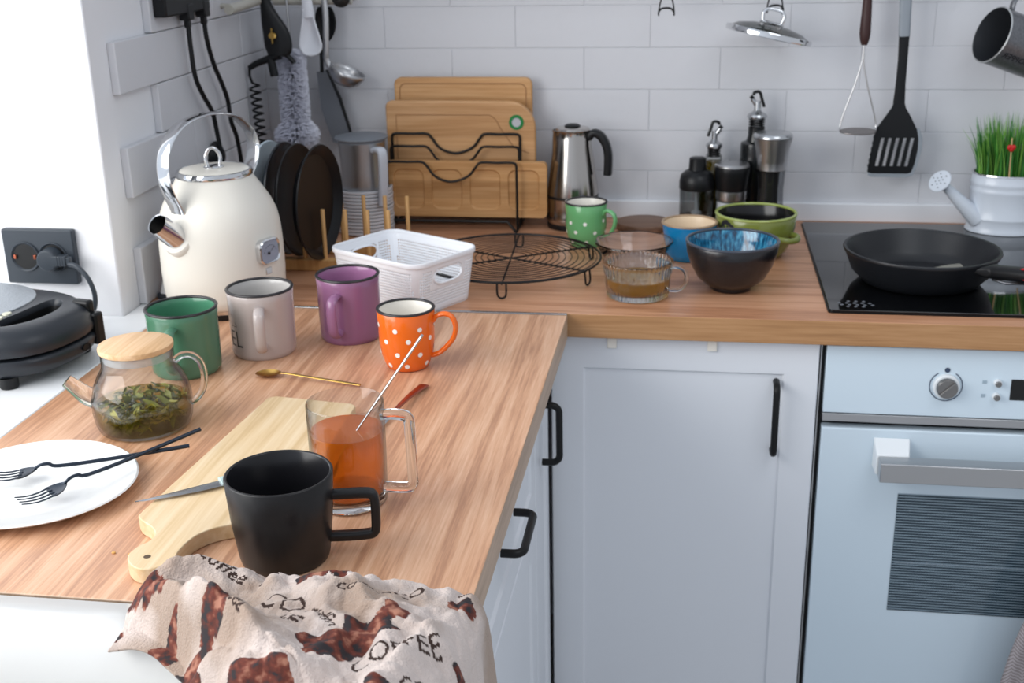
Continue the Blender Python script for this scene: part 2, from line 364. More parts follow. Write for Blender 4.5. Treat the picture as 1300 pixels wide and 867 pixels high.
# left wing: narrow door unit and drawer unit (faces look towards +x)
def wing(y0, y1, label, kind):
    t = thing('base_cabinet', label, 'cabinet', (-.3, (y0+y1)/2, 0)); L = Vector((-.3, (y0+y1)/2, 0)); yc = (y0+y1)/2; w = y1-y0-.004
    m = MB(); m.box((-.28, -w/2, .1), (.2505, w/2, .862)); m.box((-.28, -w/2, 0), (.2, w/2, .1)); m.build('body', M_white, t, bevel=.001)
    if kind == 'door':
        d = shaker(t, 'door', lambda u, v, q: Vector((-.049+q, yc+u, .480+v))-L, w, .756, .032)
        bow_handle(d, Vector((-.031, -.677, .785))-L, Vector((-.031, -.677, .694))-L, (1, 0, 0))
    else:
        d = shaker(t, 'drawer', lambda u, v, q: Vector((-.049+q, yc+u, .759+v))-L, w, .198, .04)
        bow_handle(d, Vector((-.031, -.956, .757))-L, Vector((-.031, -1.058, .757))-L, (1, 0, 0))
        shaker(t, 'drawer', lambda u, v, q: Vector((-.049+q, yc+u, .380+v))-L, w, .550, .05)
wing(-.752, -.600, 'narrow white corner cabinet under the left worktop with upright black handle', 'door')
wing(-1.302, -.754, 'white drawer cabinet under the left worktop with level black handle', 'drawer')
b = MB(); b.box((.232, -.3, 0), (.2505, .3, .862)); b.box((-.28, -.3, 0), (.232, -.285, .862)); b.box((-.28, .285, 0), (.232, .3, .862)); b.box((-.28, -.285, .1), (.232, .285, .118))
tag(b.build('base_cabinet', M_white, None, (-.3, -1.605, 0), bevel=.001), 'plain white cabinet under the sink, below the coffee print towel', 'cabinet')

# ================================================================= OVEN
OX = .6745
ov = thing('oven', 'pale blue-white built-in oven with steel handle under the hob', 'oven', (OX, -.3, 0)); ol = Vector((OX, -.3, 0))
def ob(m, x0, x1, y0, y1, z0, z1): m.box((x0-OX, y0+.3, z0), (x1-OX, y1+.3, z1))
b = MB(); ob(b, .369, .980, -.565, -.02, .10, .860); b.build('housing', M_gap, ov)
b = MB(); ob(b, .3705, .3722, -.568, -.56, .10, .860); b.build('trim_rail', M_steel, ov)
b = MB(); ob(b, .377, .972, -.583, -.565, .7515, .857); cp = b.build('control_panel', M_ovenw, ov, bevel=.0015)
b = MB(); ob(b, .377, .972, -.5835, -.565, .738, .7505); b.build('steel_strip', M_steel, ov, bevel=.0008)
b = MB(); ob(b, .377, .972, -.585, -.565, .13, .7285); od = b.build('door', M_ovenw, ov, bevel=.002)
# striped window print
m, t, bs = newmat('oven_window'); MC['oven_window'] = m; bs.inputs['Roughness'].default_value = .12
co = N(t, 'TexCoord'); sp = N(t, 'SeparateXYZ'); t.links.new(co.outputs['Object'], sp.inputs[0])
dv = N(t, 'Math', operation='DIVIDE'); dv.inputs[1].default_value = .0046; t.links.new(sp.outputs['Z'], dv.inputs[0])
fc = N(t, 'Math', operation='FRACT'); t.links.new(dv.outputs[0], fc.inputs[0]); gt = N(t, 'Math', operation='GREATER_THAN'); gt.inputs[1].default_value = .64; t.links.new(fc.outputs[0], gt.inputs[0])
mx = N(t, 'MixRGB'); mx.inputs[1].default_value = lin('2f3d47'); mx.inputs[2].default_value = lin('8699a5'); t.links.new(gt.outputs[0], mx.inputs[0]); t.links.new(mx.outputs[0], bs.inputs['Base Color'])
b = MB(); ob(b, .4955, .853, -.5858, -.584, .424, .6255); ow = b.build('window', m, od)
b = MB(); ob(b, .5, .85, -.5862, -.5855, .5075, .5087)
for k in range(16): ob(b, .503+k*.022, .505+k*.022, -.5862, -.5855, .5087, .5105)
b.build('rack_rail', pm('rack_grey', '8b9aa4', .4), od)
b = MB(); ob(b, .458, .888, -.640, -.612, .668, .698); oh = b.build('handle', M_steel, od, bevel=.0012)
for s in (0, 1):
    b = MB(); xa = .4535 if s == 0 else .840; xb = xa+.052
    b.add([(xa-OX, -.285, .670), (xb-OX, -.285, .670), (xb-OX, -.285, .716), (xa-OX, -.285, .716), (xa+.002-OX, -.313, .668), (xb-OX, -.313, .668), (xb-.004-OX, -.313, .700), (xa+.002-OX, -.313, .700)],
          [(0, 1, 2, 3), (7, 6, 5, 4), (0, 4, 5, 1), (1, 5, 6, 2), (2, 6, 7, 3), (3, 7, 4, 0)])
    b.build('bracket', pm('bracket_white', 'eef2f4', .3), oh, bevel=.0015)
def dial(parent, x, z, r, ring, name):
    m = MB(); m.M = Matrix.Translation((x-OX, -.283, z)) @ Matrix.Rotation(PI/2, 4, 'X')
    m.lathe([(0, 0), (r, 0), (r, .006), (r*.93, .0075), (r*.8, .0075)], 36); kb = m.build(name, pm('knob_white', 'e8ecee', .3), parent)
    m = MB(); m.M = Matrix.Translation((x-OX, -.283, z)) @ Matrix.Rotation(PI/2, 4, 'X')
    m.lathe([(r*.8, .006), (r*.8, .014 if ring else .009), (r*.74, .0155 if ring else .010), (0, .0155 if ring else .010)], 36)
    if ring: m.M = m.M @ Matrix.Rotation(math.radians(-45), 4, 'Z'); m.box((-.0022, -r*.74, .0145), (.0022, r*.74, .019))
    m.build('cap', pm('knob_steel', '8e8c8a', .3, 1, bump=.1, bscale=900), kb, bevel=.0004)
dial(cp, .548, .8005, .0185, True, 'knob')
for z in (.8085, .7875): dial(cp, .6185, z, .0055, False, 'button')
b = MB(); b.M = Matrix.Translation((.548-OX, -.2835, .8005)) @ Matrix.Rotation(PI/2, 4, 'X')
b.lathe([(.0222, 0), (.0222, .0006), (.0234, .0006), (.0234, 0)], 40, a0=122, a1=418); b.lathe([(0, .0006), (.0038, .0006), (.0038, 0)], 16, c=(0, .0245, 0))
b.build('dial_ring', pm('print_navy', '39475e', .4), cp)
b = MB(); b.box((.598-OX, -.2836, .806), (.604-OX, -.283, .811)); b.box((.598-OX, -.2836, .785), (.604-OX, -.283, .790)); b.build('icon', pm('icon_grey', '9fb0bc', .4), cp)
b = MB(); ob(b, .6375, .712, -.5842, -.582, .782, .814); b.build('display', M_blkglass, cp, bevel=.0005)

# ================================================================= HOB
hb = thing('induction_hob', 'black glass induction hob set into the worktop under the frying pan', 'hob', (.674, -.3, .9))
b = MB(); b.prism([(p[0], p[1]+.0015) for p in rrect(.59, .527, .006)], .0002, .005); b.build('glass_plate', M_blkglass, hb, bevel=.0008)
b = MB(); b.prism([(p[0], p[1]+.0015) for p in rrect(.594, .531, .007)], .0001, .0022); b.build('frame', M_blkmat, hb)
b = MB()
for i in range(5):
    for j in range(4):
        x, y = -.278+i*.011, -.245+j*.0085
        if (i in (0, 4) and j in (0, 3)): continue
        b.lathe([(0, .0054), (.0026, .0054), (.0026, .0048)], 8, c=(x+.006*(j % 2)*.5, y, 0))
b.build('touch_dots', pm('print_grey', '6b6f75', .4), hb)

# ================================================================= SINK
sk = thing('sink', 'white ceramic sink at the bottom left, next to the towel', 'sink', (-.335, -1.62, .9))
def sinkpt(w, h, r, z, cx=0, cy=0): return [(x+cx, y+cy, z) for x, y in rrect(w, h, r, 8)]
b = MB(); rings = [sinkpt(.515, .36, .01, -.0005), sinkpt(.520, .366, .01, .001), sinkpt(.520, .366, .01, .0045), sinkpt(.514, .360, .012, .007), sinkpt(.44, .265, .05, .007, 0, -.005), sinkpt(.43, .255, .05, .002, 0, -.005), sinkpt(.42, .245, .05, -.03, 0, -.005), sinkpt(.38, .205, .05, -.15, 0, -.005), sinkpt(.34, .165, .05, -.165, 0, -.005)]
n = len(rings[0]); vs = [p for r in rings for p in r]
b.add(vs, [(j*n+i, j*n+(i+1) % n, (j+1)*n+(i+1) % n, (j+1)*n+i) for j in range(len(rings)-1) for i in range(n)]+[tuple((len(rings)-1)*n+i for i in range(n))])
b.build('basin', M_sinkc, sk)
b = MB(); b.lathe([(0, -.160), (.03, -.160), (.03, -.164)], 24); b.build('drain', M_steel, sk)

# ================================================================= MUGS
def handle_sweep(mb, azd, pts, w, t, mi=None, k=6, n=12, power=1):
    a = math.radians(azd); d = Vector((math.cos(a), math.sin(a), 0)); nr = Vector((-math.sin(a), math.cos(a), 0))
    P = cr([d*p[0]+Vector((0, 0, p[1])) for p in pts], k)
    if power == 1: sec = circ(w/2, t/2, n)
    else: sec = rrect(w, t, min(w, t)*.35, 3)
    mb.sweep(P, sec, nr, mi=mi)
def on_surface(mb, prof, azd, z, r, n=14, mi=1, lift=.0004):
    """a printed disc lying on a turned body"""
    vs = []
    def pt(u, v):
        zz = z+v; rr = interp(prof, zz)+lift; a = math.radians(azd)+u/rr; return (rr*math.cos(a), rr*math.sin(a), zz)
    vs.append(pt(0, 0))
    for rad in (r*.5, r):
        for k in range(n): vs.append(pt(rad*math.cos(2*PI*k/n), rad*math.sin(2*PI*k/n)))
    fs = [(0, 1+k, 1+(k+1) % n) for k in range(n)]+[(1+k, 1+n+k, 1+n+(k+1) % n, 1+(k+1) % n) for k in range(n)]
    mb.add(vs, fs, mi)
def mug(name, label, cat, c, prof, h, wall, col, inner=None, rim=None, handle=None, hmat=None, extra=None, z0=0, base=None, group=None, foot=None, seg=56, mod=None):
    """prof: outer (r,z) from base to rim"""
    t = thing(name, label, cat, (c[0], c[1], .9+z0), 0, group)
    rt = prof[-1][0]; pin = [(max(r-wall, .001), max(z, wall)) for r, z in prof[::-1] if z >= wall*1.5]
    full = [(0, .001), (prof[0][0]*.9, .001)]+prof+[(rt-wall*.3, h+wall*.35), (rt-wall*.75, h+wall*.35)]+pin+[(pin[-1][0]*.85, wall*1.15), (0, wall)]
    no = 2+len(prof); mis = [0]*no+[2]*(len(full)-no)
    if rim is None: mis[no-1] = 0; mis[no] = 0
    b = MB(); b.lathe(full, seg, mis, mod)
    if extra: extra(b, prof)
    b.build('body', [col, pm('print_white', 'f1f0ea', .35), inner or col, pm('print_black', '26262a', .5)], t, ang=60)
    if rim:
        b = MB(); b.lathe([(rt-wall*.5+wall*.75*math.cos(a), h+wall*.2+wall*.62*math.sin(a)) for a in [2*PI*k/8 for k in range(9)]], seg, None, mod); b.build('rim', rim, t)
    if handle: 
        b = MB(); handle(b); b.build('handle', hmat or col, t)
    return t
def enamel(nm, c, rough=.22): return pm(nm, c, rough, coat=.35)
M_rimb = pm('rim_black', '232124', .35)
EH = [(.040, .071), (.050, .073), (.062, .070), (.066, .058), (.0655, .040), (.062, .026), (.053, .019), (.040, .022)]
def enamel_prof(r, h): return [(r*.90, 0), (r*.96, .003), (r*.985, .008), (r*.985, .02), (r, h*.6), (r, h*.88), (r*1.02, h)]
c = (-.4745, -.876)
mug('mug', 'green mug with a dark rim behind the glass teapot', 'mug', c, enamel_prof(.0455, .086), .086, .0032, enamel('green_enamel', '4d7a61'), enamel('green_enamel_in', '4a8467'), M_rimb,
    lambda b: handle_sweep(b, az(c, -18), [(p[0]+.002, p[1]-.002) for p in EH], .0145, .008))
c = (-.396, -.7975)
def letters(b, prof):
    def mp(u, v):
        zz = .028+v*1.0; rr = interp(prof, zz)+.0003; a = math.radians(az((-.396, -.7975), -57))+u*.8/rr; return (rr*math.cos(a), rr*math.sin(a), zz)
    text(b, 'EL', .033, mp, 3, bold=-.0002)
    for (u0, v0, u1, v1) in ((-.008, .036, .006, .019), (-.008, .019, .006, .019)):
        L = math.hypot(u1-u0, v1-v0); nx, ny = -(v1-v0)/L*.0004, (u1-u0)/L*.0004
        b.add([mp(u0+nx, v0+ny), mp(u1+nx, v1+ny), mp(u1-nx, v1-ny), mp(u0-nx, v0-ny)], [(0, 1, 2, 3)], 3)
mug('mug', 'beige mug with a dark rim and printed letters, in front of the kettle', 'mug', c, enamel_prof(.044, .0905), .0905, .0032, enamel('beige_enamel', 'b5aaa6'), enamel('beige_in', 'b9b6b3'), M_rimb,
    lambda b: handle_sweep(b, az((-.396, -.7975), -4), [(p[0]+.001, p[1]+.001) for p in EH], .0145, .008), extra=letters)
c = (-.2935, -.728)
def pmarks(b, prof):
    def mp(u, v):
        zz = .036+v; rr = interp(prof, zz)+.0003; a = math.radians(az((-.2935, -.728), -76))+u/rr; return (rr*math.cos(a), rr*math.sin(a), zz)
    text(b, 'Y', .009, lambda u, v: mp(u, v+.010), 3); text(b, 'S', .009, lambda u, v: mp(u, v), 3); text(b, 'S', .009, lambda u, v: mp(u, v-.010), 3)
mug('mug', 'purple mug with a black rim in front of the white basket', 'mug', c, enamel_prof(.0432, .0915), .0915, .0032, enamel('purple_enamel', '8f6285'), enamel('purple_in', 'a06f95'), M_rimb,
    lambda b: handle_sweep(b, az((-.2935, -.728), -22), EH, .0145, .008), extra=pmarks)
c = (-.1863, -.8345)
def dots(cc, seed, rows, n):
    def f(b, prof):
        rnd = random.Random(seed)
        for j, z in enumerate(rows):
            for k in range(n): on_surface(b, prof, az(cc)+360/n*(k+.5*(j % 2))+rnd.uniform(-5, 5), z+rnd.uniform(-.002, .002), .0033, 14)
    return f
mug('mug', 'orange mug with white polka dots and black rim', 'mug', c, [(.024, 0), (.027, .0015), (.030, .008), (.0345, .022), (.0365, .040), (.0365, .058), (.0378, .080)], .080, .003, enamel('orange_glaze', 'e86a16'), pm('cream_glaze', 'e9e4da', .25), M_rimb,
    lambda b: handle_sweep(b, az((-.1863, -.8345), 72), [(.0355, .064), (.041, .071), (.052, .075), (.062, .071), (.0665, .058), (.063, .043), (.053, .030), (.043, .021), (.033, .017)], .009, .0068),
    extra=dots(c, 3, (.010, .027, .044, .061), 7))
c = (-.0083, -.2154)
mug('mug', 'light green mug with white polka dots beside the moka pot', 'mug', c, [(.024, 0), (.0262, .0015), (.0285, .008), (.034, .022), (.0362, .040), (.0355, .058), (.0372, .0785)], .0785, .003, enamel('lime_glaze', '6aad72'), pm('cream_glaze', 'e9e4da', .25), M_rimb,
    lambda b: handle_sweep(b, az((-.0083, -.2154), 58), [(.035, .060), (.039, .066), (.046, .068), (.056, .063), (.0595, .052), (.056, .038), (.047, .024), (.035, .014)], .0095, .0068),
    extra=dots(c, 5, (.012, .030, .048), 7))
c = (-.1861, -1.3345)
mug('mug', 'large matte black mug with square handle in the foreground', 'mug', c, [(.0385, 0), (.0405, .002), (.042, .008), (.0462, .042), (.0492, .0855)], .0855, .0034, M_blkcer, pm('black_glaze_in', '19191c', .22), None,
    lambda b: handle_sweep(b, az((-.1861, -1.3345), 80), [(.044, .062), (.060, .0625), (.078, .0625), (.084, .060), (.0855, .053), (.0855, .040), (.085, .027), (.083, .0225), (.078, .0205), (.060, .0195), (.0425, .0195)], .011, .0085, k=4, power=2))
c = (.1725, -.2803)
mug('cup', 'bright blue cup with cream inside, behind the black bowl', 'cup', c, [(.034, 0), (.0365, .002), (.0385, .012), (.0425, .035), (.0458, .058), (.0468, .0615)], .0615, .0032, enamel('cyan_glaze', '0c7cb4'), pm('cream_warm', 'e3cdb0', .3), pm('rim_brown', 'a58a6c', .35))
# dark bowl with streaked blue glaze
m, t, bs = newmat('blue_streak_glaze'); MC['blue_streak_glaze'] = m; bs.inputs['Roughness'].default_value = .12; bs.inputs['Coat Weight'].default_value = .5
co = N(t, 'TexCoord'); sp = N(t, 'SeparateXYZ'); t.links.new(co.outputs['Object'], sp.inputs[0]); at = N(t, 'Math', operation='ARCTAN2'); t.links.new(sp.outputs['Y'], at.inputs[0]); t.links.new(sp.outputs['X'], at.inputs[1])
cx_ = N(t, 'CombineXYZ'); ml = N(t, 'Math', operation='MULTIPLY'); ml.inputs[1].default_value = 9; t.links.new(at.outputs[0], ml.inputs[0]); t.links.new(ml.outputs[0], cx_.inputs[0])
mz = N(t, 'Math', operation='MULTIPLY'); mz.inputs[1].default_value = 40; t.links.new(sp.outputs['Z'], mz.inputs[0]); t.links.new(mz.outputs[0], cx_.inputs[1])
nz = N(t, 'TexNoise', i_Scale=1.6, i_Detail=5.0); t.links.new(cx_.outputs[0], nz.inputs['Vector']); rp_ = N(t, 'ValToRGB')
rp_.color_ramp.elements[0].color = lin('0e2f4a'); rp_.color_ramp.elements[0].position = .36; rp_.color_ramp.elements[1].color = lin('5fb0ca'); rp_.color_ramp.elements[1].position = .72
e = rp_.color_ramp.elements.new(.52); e.color = lin('186e94'); t.links.new(nz.outputs['Fac'], rp_.inputs[0]); t.links.new(rp_.outputs[0], bs.inputs['Base Color'])
M_bowlout = pm('speckled_black', '1d1c20', .3, var=.5, vscale=300, coat=.3)
mug('bowl', 'dark speckled bowl with shiny streaked blue inside', 'bowl', (.239, -.4536), [(.029, 0), (.0305, .001), (.031, .006), (.040, .010), (.052, .021), (.0625, .040), (.0690, .060), (.0712, .077)], .077, .0036, M_bowlout, m, pm('rim_steelblue', '3c4450', .25))
def palm(b, prof):
    a0 = az((.2831, -.2521), -43)
    def P(du, dz, r, n=12): on_surface(b, prof, a0+math.degrees(du/.066), dz+.004, r, n, 3)
    for du, dz, r in ((-.012, .058, .0040), (-.008, .062, .0040), (-.002, .063, .0046), (.004, .060, .0040), (.009, .056, .0044), (.012, .052, .0034), (-.0145, .054, .0028)): P(du, dz, r)
    for du in (-.009, -.001, .006):
        for k in range(9): P(du+.0015*math.sin(k), .056-k*.0028, .0019, 8)
    for k in range(9): P(-.020+.004*math.cos(k*.5), .048+.004*math.sin(k*.5), .0009, 6)
def ear(s):
    b = MB(); a = math.radians(az((.2831, -.2521), s)); d = Vector((math.cos(a), math.sin(a), 0)); n_ = Vector((-d.y, d.x, 0))
    b.tube(cr([d*.062+n_*-.02+Vector((0, 0, .043)), d*.074+n_*-.019+Vector((0, 0, .043)), d*.084+n_*-.008+Vector((0, 0, .041)), d*.084+n_*.008+Vector((0, 0, .041)), d*.074+n_*.019+Vector((0, 0, .043)), d*.062+n_*.02+Vector((0, 0, .043))], 5), .0052, 12)
    return b
sb_ = mug('soup_bowl', 'olive green soup bowl with two small ear handles and black inside', 'bowl', (.2831, -.2521), [(.042, 0), (.045, .002), (.0525, .010), (.061, .028), (.0655, .050), (.068, .0725)], .0725, .004, enamel('olive_glaze', '76803a'), pm('black_gloss', '121113', .18), enamel('olive_rim', '98a556'),
    None, extra=palm)
for s in (48, -132): ear(s).build('handle', enamel('olive_glaze', '7f8d3b'), sb_)

# ================================================================= KETTLE
K = (-.5255, -.600)
ke = thing('kettle', 'cream retro electric kettle with chrome arch handle and round gauge', 'kettle', H(*K))
M_cream = pm('cream_enamel', 'dedad0', .40, coat=.08)
b = MB(); b.lathe([(0, .0005), (.084, .0005), (.085, .002), (.085, .008), (.084, .009), (.084, .014), (0, .014)], 64, [0, 0, 0, 0, 1, 1]); b.build('power_base', [M_blk, M_chrome], ke)
kp = [(.084, .014), (.088, .017), (.0905, .030), (.0918, .06), (.0915, .10), (.0900, .125), (.0865, .145), (.0785, .164), (.0675, .182), (.0590, .195), (.0548, .202)]
b = MB(); b.lathe([(0, .014)]+kp+[(.05, .203), (0, .203)], 72); b.build('body', M_cream, ke, ang=60)
b = MB(); b.lathe([(.0540, .200), (.0560, .202), (.0566, .206), (.0552, .210), (.0520, .2105), (.0510, .209)], 64); b.build('lid_ring', M_chrome, ke)
b = MB(); b.lathe([(.0515, .2085), (.0490, .2108), (.03, .2128), (0, .2132)], 56); ld = b.build('lid', M_cream, ke)
b = MB(); b.M = Matrix.Translation((0, 0, .006)); b.lathe([(0, .2100), (.013, .2095), (.0145, .2080), (.0145, .207)], 28)
a = math.radians(az(K, 92)); d = Vector((math.cos(a), math.sin(a), 0))
b.tube(cr([d*-.009+Vector((0, 0, .209)), d*-.0105+Vector((0, 0, .222)), d*-.006+Vector((0, 0, .232)), Vector((0, 0, .2355)), d*.006+Vector((0, 0, .232)), d*.0105+Vector((0, 0, .222)), d*.009+Vector((0, 0, .209))], 5), .0028, 10)
b.build('lid_knob', M_chrome, ld)
SA = -113
def R3(r, z, off=0, aa=SA): v = pol(r, aa, z); n_ = pol(1, aa+90); return v+n_*off
b = MB(); path = cr([R3(.0765, .152), R3(.081, .166), R3(.092, .190), R3(.098, .215), R3(.094, .247), R3(.075, .272), R3(.045, .287), R3(.0, .2915), R3(-.045, .283), R3(-.075, .262), R3(-.086, .238), R3(-.082, .214), R3(-.070, .196), R3(-.0605, .188)], 6)
b.sweep(path, lambda u: circ(.0150-.0030*math.sin(PI*u), .0022, 16), pol(1, SA+90)); b.build('handle', M_chrome, ke)
b = MB(); b.M = Matrix.Translation(R3(.078, .120)) @ (pol(1, SA, 0)*math.cos(math.radians(38))+Vector((0, 0, math.sin(math.radians(38))))).to_track_quat('Z', 'Y').to_matrix().to_4x4()
b.lathe([(.026, -.006), (.0265, .004), (.024, .008), (.0185, .010)], 40); b.build('spout_collar', M_cream, ke)
b = MB(); b.M = Matrix.Translation(R3(.078, .120)) @ (pol(1, SA, 0)*math.cos(math.radians(38))+Vector((0, 0, math.sin(math.radians(38))))).to_track_quat('Z', 'Y').to_matrix().to_4x4()
b.lathe([(.0195, 0), (.0185, .012), (.0155, .054), (.0143, .053), (.0165, .012), (.015, .006), (0, .006)], 40, [0, 0, 0, 1, 1, 1]); b.build('spout', [M_chrome, M_blk], ke)
# gauge
GA = -23
b = MB(); b.M = Matrix.Translation(pol(.0885, GA, .097)) @ Matrix.Rotation(math.radians(GA), 4, 'Z') @ Matrix.Rotation(PI/2, 4, 'Y') @ Matrix.Rotation(PI/2, 4, 'Z') @ Matrix.Diagonal((1.18, 1.2, 1, 1))
def rring(bb, w0, h0, z0, w1, h1, z1, r0=.3, mi=None):
    A = [(x, y, z0) for x, y in rrect(w0, h0, min(w0, h0)*r0)]; B = [(x, y, z1) for x, y in rrect(w1, h1, min(w1, h1)*r0)]; n = len(A)
    bb.add(A+B, [(i, (i+1) % n, n+(i+1) % n, n+i) for i in range(n)], mi)
rring(b, .036, .031, -.004, .036, .031, .009); rring(b, .036, .031, .009, .033, .028, .011); rring(b, .033, .028, .011, .0305, .0255, .0085); gM = b.M.copy(); ga = b.build('gauge', M_chrome, ke)
b = MB(); b.M = gM; b.prism(rrect(.0305, .0255, .0078), .005, .0087); b.build('dial', pm('dial_face', '8d93a3', .4), ga)
b = MB(); b.M = gM; b.lathe([(0, .0112), (.0016, .0112), (.0016, .0095)], 12, c=(-.003, -.002, 0)); b.add([(-.004, -.0025, .0105), (-.0035, -.0015, .0105), (.007, .0055, .0105), (.0075, .005, .0105)], [(0, 1, 2, 3)])
for k in range(9): aa = math.radians(20+18*k); x, y = .011*math.cos(aa), -.003+.0105*math.sin(aa); b.box((x-.0004, y-.0004, .0094), (x+.0004, y+.0004, .0098))
b.build('needle', M_blk, ga)
b = MB(); b.M = Matrix.Translation(pol(.0912, GA, .066)) @ Matrix.Rotation(math.radians(GA), 4, 'Z'); b.box((-.001, -.006, -.005), (.0012, .006, .005)); b.build('badge', M_sil, ke, bevel=.0008)

# ================================================================= TEAPOT
T = (-.4500, -1.0583)
tp = thing('teapot', 'clear glass teapot of green tea leaves with a round wooden lid', 'teapot', H(*T)); tp.scale = (.94, .94, .97)
tpp = [(.050, .0005), (.055, .003), (.0585, .012), (.0605, .026), (.060, .040), (.0565, .056), (.050, .069), (.0448, .077), (.0430, .083), (.0430, .098)]
b = MB(); b.lathe([(0, .0005)]+tpp+[(.0410, .098), (.0412, .083), (.0430, .076), (.0482, .0675), (.0545, .055), (.058, .040), (.0585, .026), (.0565, .013), (.052, .0045), (0, .003)], 64); b.build('body', thinglass('teapot_glass', (.97, .98, .98), ior=1.4), tp, ang=60)
b = MB(); b.lathe([(0, .107), (.040, .107), (.0445, .1055), (.0452, .103), (.0445, .0995), (.0405, .0985), (0, .0985)], 56); tl = b.build('lid', M_lidwood, tp)
b = MB(); b.lathe([(.0405, .099), (.0408, .091), (.0400, .088)], 48); b.build('seal', thinglass('seal', (.85, .86, .88), milky=.35), tl)
ha = az(T, 78)
b = MB(); handle_sweep(b, ha, [(.0445, .082), (.054, .088), (.066, .087), (.075, .078), (.078, .062), (.075, .045), (.067, .033), (.0585, .027)], .010, .0085, n=14); b.build('handle', M_glassrim, tp)
sa = az(T, -98); d = pol(1, sa)
b = MB(); P = cr([d*.054+Vector((0, 0, .040)), d*.066+Vector((0, 0, .046)), d*.076+Vector((0, 0, .056)), d*.086+Vector((0, 0, .066))], 5); b.tube(P, lambda u: .0130-.0050*u, 20); b.build('spout', M_glassrim, tp)
b = MB(); b.lathe([(0, .0035), (.0515, .0045), (.056, .013), (.058, .024), (.0578, .033), (0, .033)], 56); b.build('tea', liquid('green_tea', 'e6d98c', '8a8132', .16), tp)
b = MB(); rnd = random.Random(4)
for k in range(190):
    r = .050*math.sqrt(rnd.random()); a = rnd.random()*2*PI; zz = rnd.uniform(.008, .034) if k % 3 else rnd.uniform(.030, .046)*(1-.25*r/.05)
    c0 = Vector((r*math.cos(a), r*math.sin(a), zz)); L = rnd.uniform(.007, .014); ww = L*rnd.uniform(.35, .6); Mx = Matrix.Translation(c0) @ Matrix.Rotation(rnd.random()*6.3, 4, 'Z') @ Matrix.Rotation(rnd.uniform(-.9, .9), 4, 'X') @ Matrix.Rotation(rnd.uniform(-.7, .7), 4, 'Y')
    vs = []
    for i in range(6):
        s_ = i/5; w_ = ww*math.sin(PI*min(.97, max(.05, s_)))*.6; zc = .003*math.sin(s_*5+k)
        for j in (-1, 0, 1): 
            q = Mx @ Vector((L*(s_-.5)*2, w_*j, zc+.0012*j*j)); rr = math.hypot(q.x, q.y); 
            if rr > .054: q.x *= .054/rr; q.y *= .054/rr
            q.z = max(.005, q.z); vs.append(q)
    fs = [(i*3+j, i*3+j+1, i*3+j+4, i*3+j+3) for i in range(5) for j in range(2)]
    b.add(vs, fs, k % 3)
tag(b.build('tea_leaves', [pm('leaf_a', '7b7a2c', .45), pm('leaf_b', '5a5f28', .5), pm('leaf_c', '9a9236', .45)], tp), None, None, kind='stuff')

# ================================================================= GLASS MUG OF TEA
G = (-.1558, -1.2183)
gm = thing('glass_mug', 'straight clear glass mug half full of orange tea', 'mug', H(*G))
b = MB(); b.lathe([(0, .0005), (.034, .0005), (.0365, .003), (.0372, .010), (.0382, .05), (.0386, .108), (.0378, .1095), (.0368, .108), (.0364, .05), (.0354, .016), (.033, .0125), (0, .0120)], 60); b.build('body', thinglass('mug_glass', (.96, .965, .965), ior=1.5), gm, ang=60)
b = MB(); b.lathe([(0, .0012), (.0335, .0012), (.0350, .003), (.0350, .0105), (.0335, .0116), (0, .0116)], 56); b.build('base', M_glassrim, gm)
b = MB(); handle_sweep(b, az(G, 68), [(.0375, .098), (.050, .0995), (.060, .0990), (.0645, .0965), (.066, .090), (.0665, .06), (.067, .030), (.0665, .0245), (.063, .0215), (.052, .020), (.0375, .0195)], .0115, .0095, k=4, n=16, power=2); b.build('handle', M_glassrim, gm)
b = MB(); b.lathe([(0, .0125), (.033, .0130), (.0352, .017), (.0361, .05), (.0363, .0795), (0, .0795)], 56, [0, 0, 0, 0, 1]); b.build('tea', [liquid('orange_tea', 'ffc470', 'f29a38', .42), liquid('orange_tea_top', 'f4b478', 'e89a5c', .45)], gm)
# spoon standing in it
P0 = Vector((-.1838, -1.2199, .914)); P1 = Vector((-.0728, -1.2175, 1.0795))
def spoon_mesh(mb, A, B, bowlL, bowlW, r0, r1, flat=None, up=(0, 0, 1), tail_r=None):
    """A = bowl tip, B = end of the handle"""
    A, B = Vector(A), Vector(B); d = (B-A).normalized(); u = Vector(up); u = (u-d*u.dot(d)).normalized(); n_ = d.cross(u); L = (B-A).length
    mb.grid(18, 7, lambda s, v: A+d*(bowlL*s)+n_*((v-.5)*2*bowlW/2*math.sqrt(max(0, 1-(2*s-1)**2))*(1.08-.25*s))-u*(.0045*(1-(2*s-1)**2)*(1-(2*v-1)**2))+u*(.003*s))
    pts = [A+d*(bowlL*.93)+u*.002, A+d*(bowlL*1.15)+u*.004, A+d*(L*.5)+u*.0035, B+u*.002]
    mb.sweep(cr(pts, 6), lambda s: circ(r0+(r1-r0)*s, (r0+(r1-r0)*s)*(.55 if flat is None else flat), 10), n_)
b = MB(); spoon_mesh(b, P0, P1, .040, .024, .0016, .0026, .6, up=(-.6, 0, .8)); sp_ = b.build('teaspoon', M_sil, None, solid=0)
sp_['label'] = 'silver teaspoon standing in the glass mug of orange tea'; sp_['category'] = 'spoon'
b = MB(); spoon_mesh(b, (-.376, -.887, .9042), (-.2296, -.9155, .9012), .036, .026, .0016, .0026, .5)
tag(b.build('teaspoon', M_gold), 'gold teaspoon lying in front of the beige mug', 'spoon')

